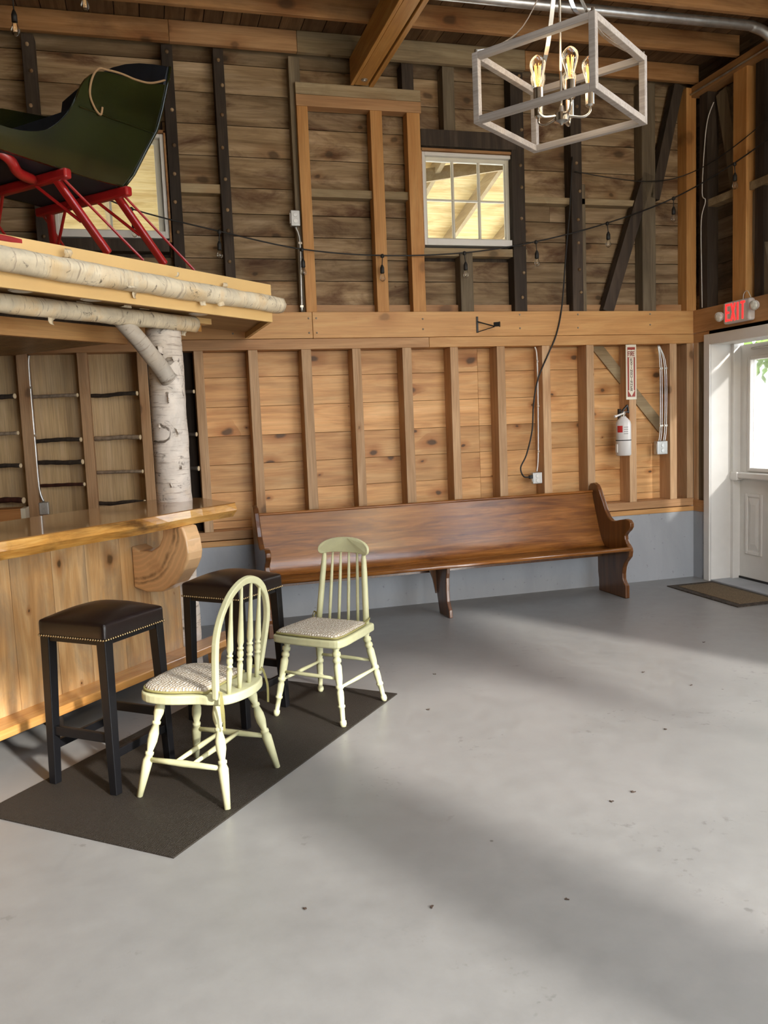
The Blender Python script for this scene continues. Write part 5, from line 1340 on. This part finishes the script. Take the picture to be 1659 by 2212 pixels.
# back panel between the sides, arched top
bm = nb(); rows = []
ed = [(0.0, 2.803), (0.05, 2.875), (0.125, 3.02), (0.19, 3.13), (0.235, 3.255), (0.275, 3.39)]
for x, z in ed:
    fl_ = flare(z); rows.append([(x-0.03*(3.5-z)/0.7, -fl_+0.004+(WD+2*fl_-0.008)*k/8, z-ZD) for k in range(9)])
fl_ = flare(3.5)
rows.append([(0.30+0.01*math.sin(PI*k/8), -fl_+0.004+(WD+2*fl_-0.008)*k/8, 3.49+0.10*math.sin(PI*k/8)-ZD) for k in range(9)])
R1 = [[bm.verts.new(p) for p in r] for r in rows]; R2 = [[bm.verts.new((p[0]-0.016, p[1], p[2])) for p in r] for r in rows]
for RR, fl2 in ((R1, 0), (R2, 1)):
    for A, B in zip(RR, RR[1:]):
        for k in range(8):
            q = (A[k], A[k+1], B[k+1], B[k]); bm.faces.new(q if not fl2 else q[::-1])
for k in range(8): bm.faces.new((R1[-1][k], R1[-1][k+1], R2[-1][k+1], R2[-1][k]))
for A, B, C_, D_ in zip(R1, R1[1:], R2, R2[1:]):
    bm.faces.new((A[0], B[0], D_[0], C_[0])); bm.faces.new((A[-1], C_[-1], D_[-1], B[-1]))
obj('back_panel', bm, M['sleigh_in'], SL, smooth=False)
obj('seat_box', box(-0.33, -0.03, 0.01, WD-0.01, 0.46, 0.74), M['sleigh_in'], SL)
obj('seat_post', box(-0.36, -0.33, WD-0.03, WD+0.05, 0.5, 0.83), M['sleigh_in'], SL)
tr_pts = [(0.0, 0.0-flare(2.803)-0.002, 2.803-ZD)] + [(x+0.002, -flare(z)-0.003, z-ZD) for x, z in ed[1:]] + [(0.30, -flare(3.49)-0.003, 3.49-ZD)]
obj('corner_trim', tube(tr_pts, 0.008, 6), M['sleigh'], SL, smooth=True)
obj('moulding', tube([(-0.33, -flare(3.10)-0.002, 3.103-ZD), (-0.1, -flare(3.10)-0.002, 3.106-ZD), (0.165, -flare(3.11)-0.002, 3.111-ZD)], 0.005, 6), M['sleigh'], SL)
rim = [(x, -flare(z)-0.002, z-ZD+0.006) for x, z in side[11:21]]
obj('rope', tube(smooth3([(0.27, -0.09, 3.415-ZD), (0.15, -0.10, 3.36-ZD), (0.05, -0.095, 3.345-ZD), (-0.05, -0.09, 3.345-ZD), (-0.14, -0.085, 3.335-ZD), (-0.2, -0.09, 3.32-ZD), (-0.25, -0.095, 3.26-ZD), (-0.265, -0.085, 3.18-ZD), (-0.24, -0.085, 3.12-ZD), (-0.2, -0.08, 3.1-ZD), (-0.185, -0.08, 3.14-ZD)], 5), 0.006, 6), M['rope'], SL, smooth=True)
for x in (0.0, -0.395):
    zb = 2.775-ZD
    bo = obj('bolster', bar((x-0.005, -0.045, zb), (x-0.005, WD+0.04, zb), 0.046, 0.05), M['red'], SL, bevel=0.012, seg=3)
    for yy, sg in ((0.06, -1), (WD-0.06, 1)):
        obj('leg', bar((x-0.005, yy, zb), (x+(0.16 if True else 0), yy+sg*0.165, 0.04), 0.03, 0.045, up=(0, 1, 0)), M['red'], SL, bevel=0.01)
    for yy, sg, dx in ((0.0, -1, 0.40), (0.0, -1, 0.0)):
        if dx: obj('stay_rod', tube([(x+0.0, yy, zb-0.02), (x+dx, yy-0.1, 0.045)], 0.0075, 6), M['red'], SL)
    obj('stay_rod', tube([(x-0.01, 0.2, zb-0.02), (x+0.08, -0.01, 0.2)], 0.0085, 6), M['red'], SL)
    obj('stay_rod', tube([(x-0.01, WD-0.2, zb-0.02), (x+0.08, WD+0.01, 0.2)], 0.0085, 6), M['red'], SL)
    obj('stay_rod', tube([(x, WD, zb-0.02), (x+0.4, WD+0.1, 0.045)], 0.0075, 6), M['red'], SL)
for yy in (-0.10, WD+0.10):
    obj('runner', bar((-1.9, yy, 0.016), (0.50, yy, 0.016), 0.03, 0.03), M['red'], SL, bevel=0.006)
obj('shaft_brace', tube(smooth3([(-1.0, 0.16, 0.50), (-0.8, 0.1, 0.50), (-0.66, 0.06, 0.44), (-0.58, 0.1, 0.40), (-0.45, 0.16, 0.405)], 4), 0.026, 8), M['red'], SL, smooth=True)

# orange box standing on the counter behind the bar, at the left edge
bxw = thing('wooden_box', 'orange wooden box behind the bar at the left edge', 'box', (-5.63, -0.12, 0.88), 0, world=True)
obj('board', box(-5.86, -5.545, -0.2, -0.02, 0.88, 1.0), M['blockwood'], bxw, bevel=0.003)
obj('end_block', box(-5.545, -5.515, -0.2, -0.02, 0.88, 1.0), M['sign_cream'], bxw)
shf = thing('back_counter', 'low back counter shelf below the branch rungs', 'shelf', (-5.6, -0.12, 0.85), 0, world=True)
obj('board', box(-8, -4.35, -0.3, -0.012, 0.845, 0.88), M['stud_x'], shf)

# a few bits of leaf litter
lf = nb(); rnd = random.Random(5)
for (x, y) in [(-4.28, -3.98), (-3.02, -3.66), (-2.9, -3.62), (-3.30, -4.86), (-3.12, -1.86), (-2.0, -2.3), (-1.9, -2.6), (-2.6, -4.3), (-3.5, -4.2), (-1.7, -3.2), (-1.3, -1.9), (-3.35, -2.42), (-2.4, -3.1), (-3.9, -4.1)]:
    for k in range(3):
        p = V((x+rnd.uniform(-.006, .006), y+rnd.uniform(-.006, .006), 0.0025)); a = rnd.uniform(0, 6.28); l = rnd.uniform(0.003, 0.007)
        add_bar(lf, p-V((math.cos(a), math.sin(a), 0))*l, p+V((math.cos(a), math.sin(a), 0.2))*l, 0.004, 0.002)
lo_ = obj('leaf_litter', lf, M['leafdry']); tag(lo_, 'crumbs of dry leaf scattered on the grey floor', 'litter', kind='stuff')

# ------------------------------------------------------------------ light
w = bpy.data.worlds.new('sky'); S.world = w; w.use_nodes = True
bg = w.node_tree.nodes['Background']; bg.inputs[0].default_value = (0.93, 0.97, 1.0, 1); bg.inputs[1].default_value = 7.0
def portal(name, loc, rot, sx, sy_):
    l = bpy.data.lights.new(name, 'AREA'); l.shape = 'RECTANGLE'; l.size = sx; l.size_y = sy_; l.cycles.is_portal = True
    o = bpy.data.objects.new(name, l); COL.objects.link(o); o.location = loc; o.rotation_euler = rot; return o
portal('portal', (-2.89, YF-0.05, OH/2), (PI/2, 0, 0), 2.05, OH)
portal('portal', (-0.59, YF-0.05, OH/2), (PI/2, 0, 0), 1.6, OH)
portal('portal', (0.2, -6.6, 1.17), (PI/2, 0, PI/2), 2.8, 2.34)
portal('portal', (0.32, -0.79, 1.44), (PI/2, 0, PI/2), 0.8, 0.95)
sun = bpy.data.lights.new('sun', 'SUN'); sun.energy = 7.0; sun.angle = math.radians(3.2); sun.color = (1.0, 0.96, 0.90)
so = bpy.data.objects.new('sun', sun); COL.objects.link(so)
el = math.radians(22); dirv = V((-0.44, 0.90, 0)).normalized()*math.cos(el) + V((0, 0, -math.sin(el)))
so.rotation_euler = dirv.to_track_quat('-Z', 'Y').to_euler()

# the lit chandelier, and added warm fill lamps out of view
def warm_light(x, y, z, e):
    l = bpy.data.lights.new('chandelier_and_fill_glow', 'POINT'); l.energy = e; l.color = (1.0, 0.77, 0.48); l.shadow_soft_size = 0.11
    o = bpy.data.objects.new('chandelier_and_fill_glow', l); COL.objects.link(o); o.location = (x, y, z)
warm_light(-2.955, -3.225, 2.86, 3)
for (x, y) in ((-1.4, -4.9), (-2.4, -6.6), (-5.8, -7.2)): warm_light(x, y, 3.0, 60)

# ------------------------------------------------------------------ render look
S.view_settings.view_transform = 'Standard'; S.view_settings.look = 'None'
S.view_settings.gamma = 1.0; S.view_settings.use_curve_mapping = False
S.view_settings.exposure = 0.25
S.cycles.use_denoising = True
S.cycles.use_adaptive_sampling = True; S.cycles.adaptive_threshold = 0.03
S.cycles.max_bounces = 8; S.cycles.diffuse_bounces = 4; S.cycles.glossy_bounces = 4; S.cycles.transparent_max_bounces = 12
S.cycles.caustics_reflective = False; S.cycles.caustics_refractive = False
S.cycles.sample_clamp_indirect = 8.0
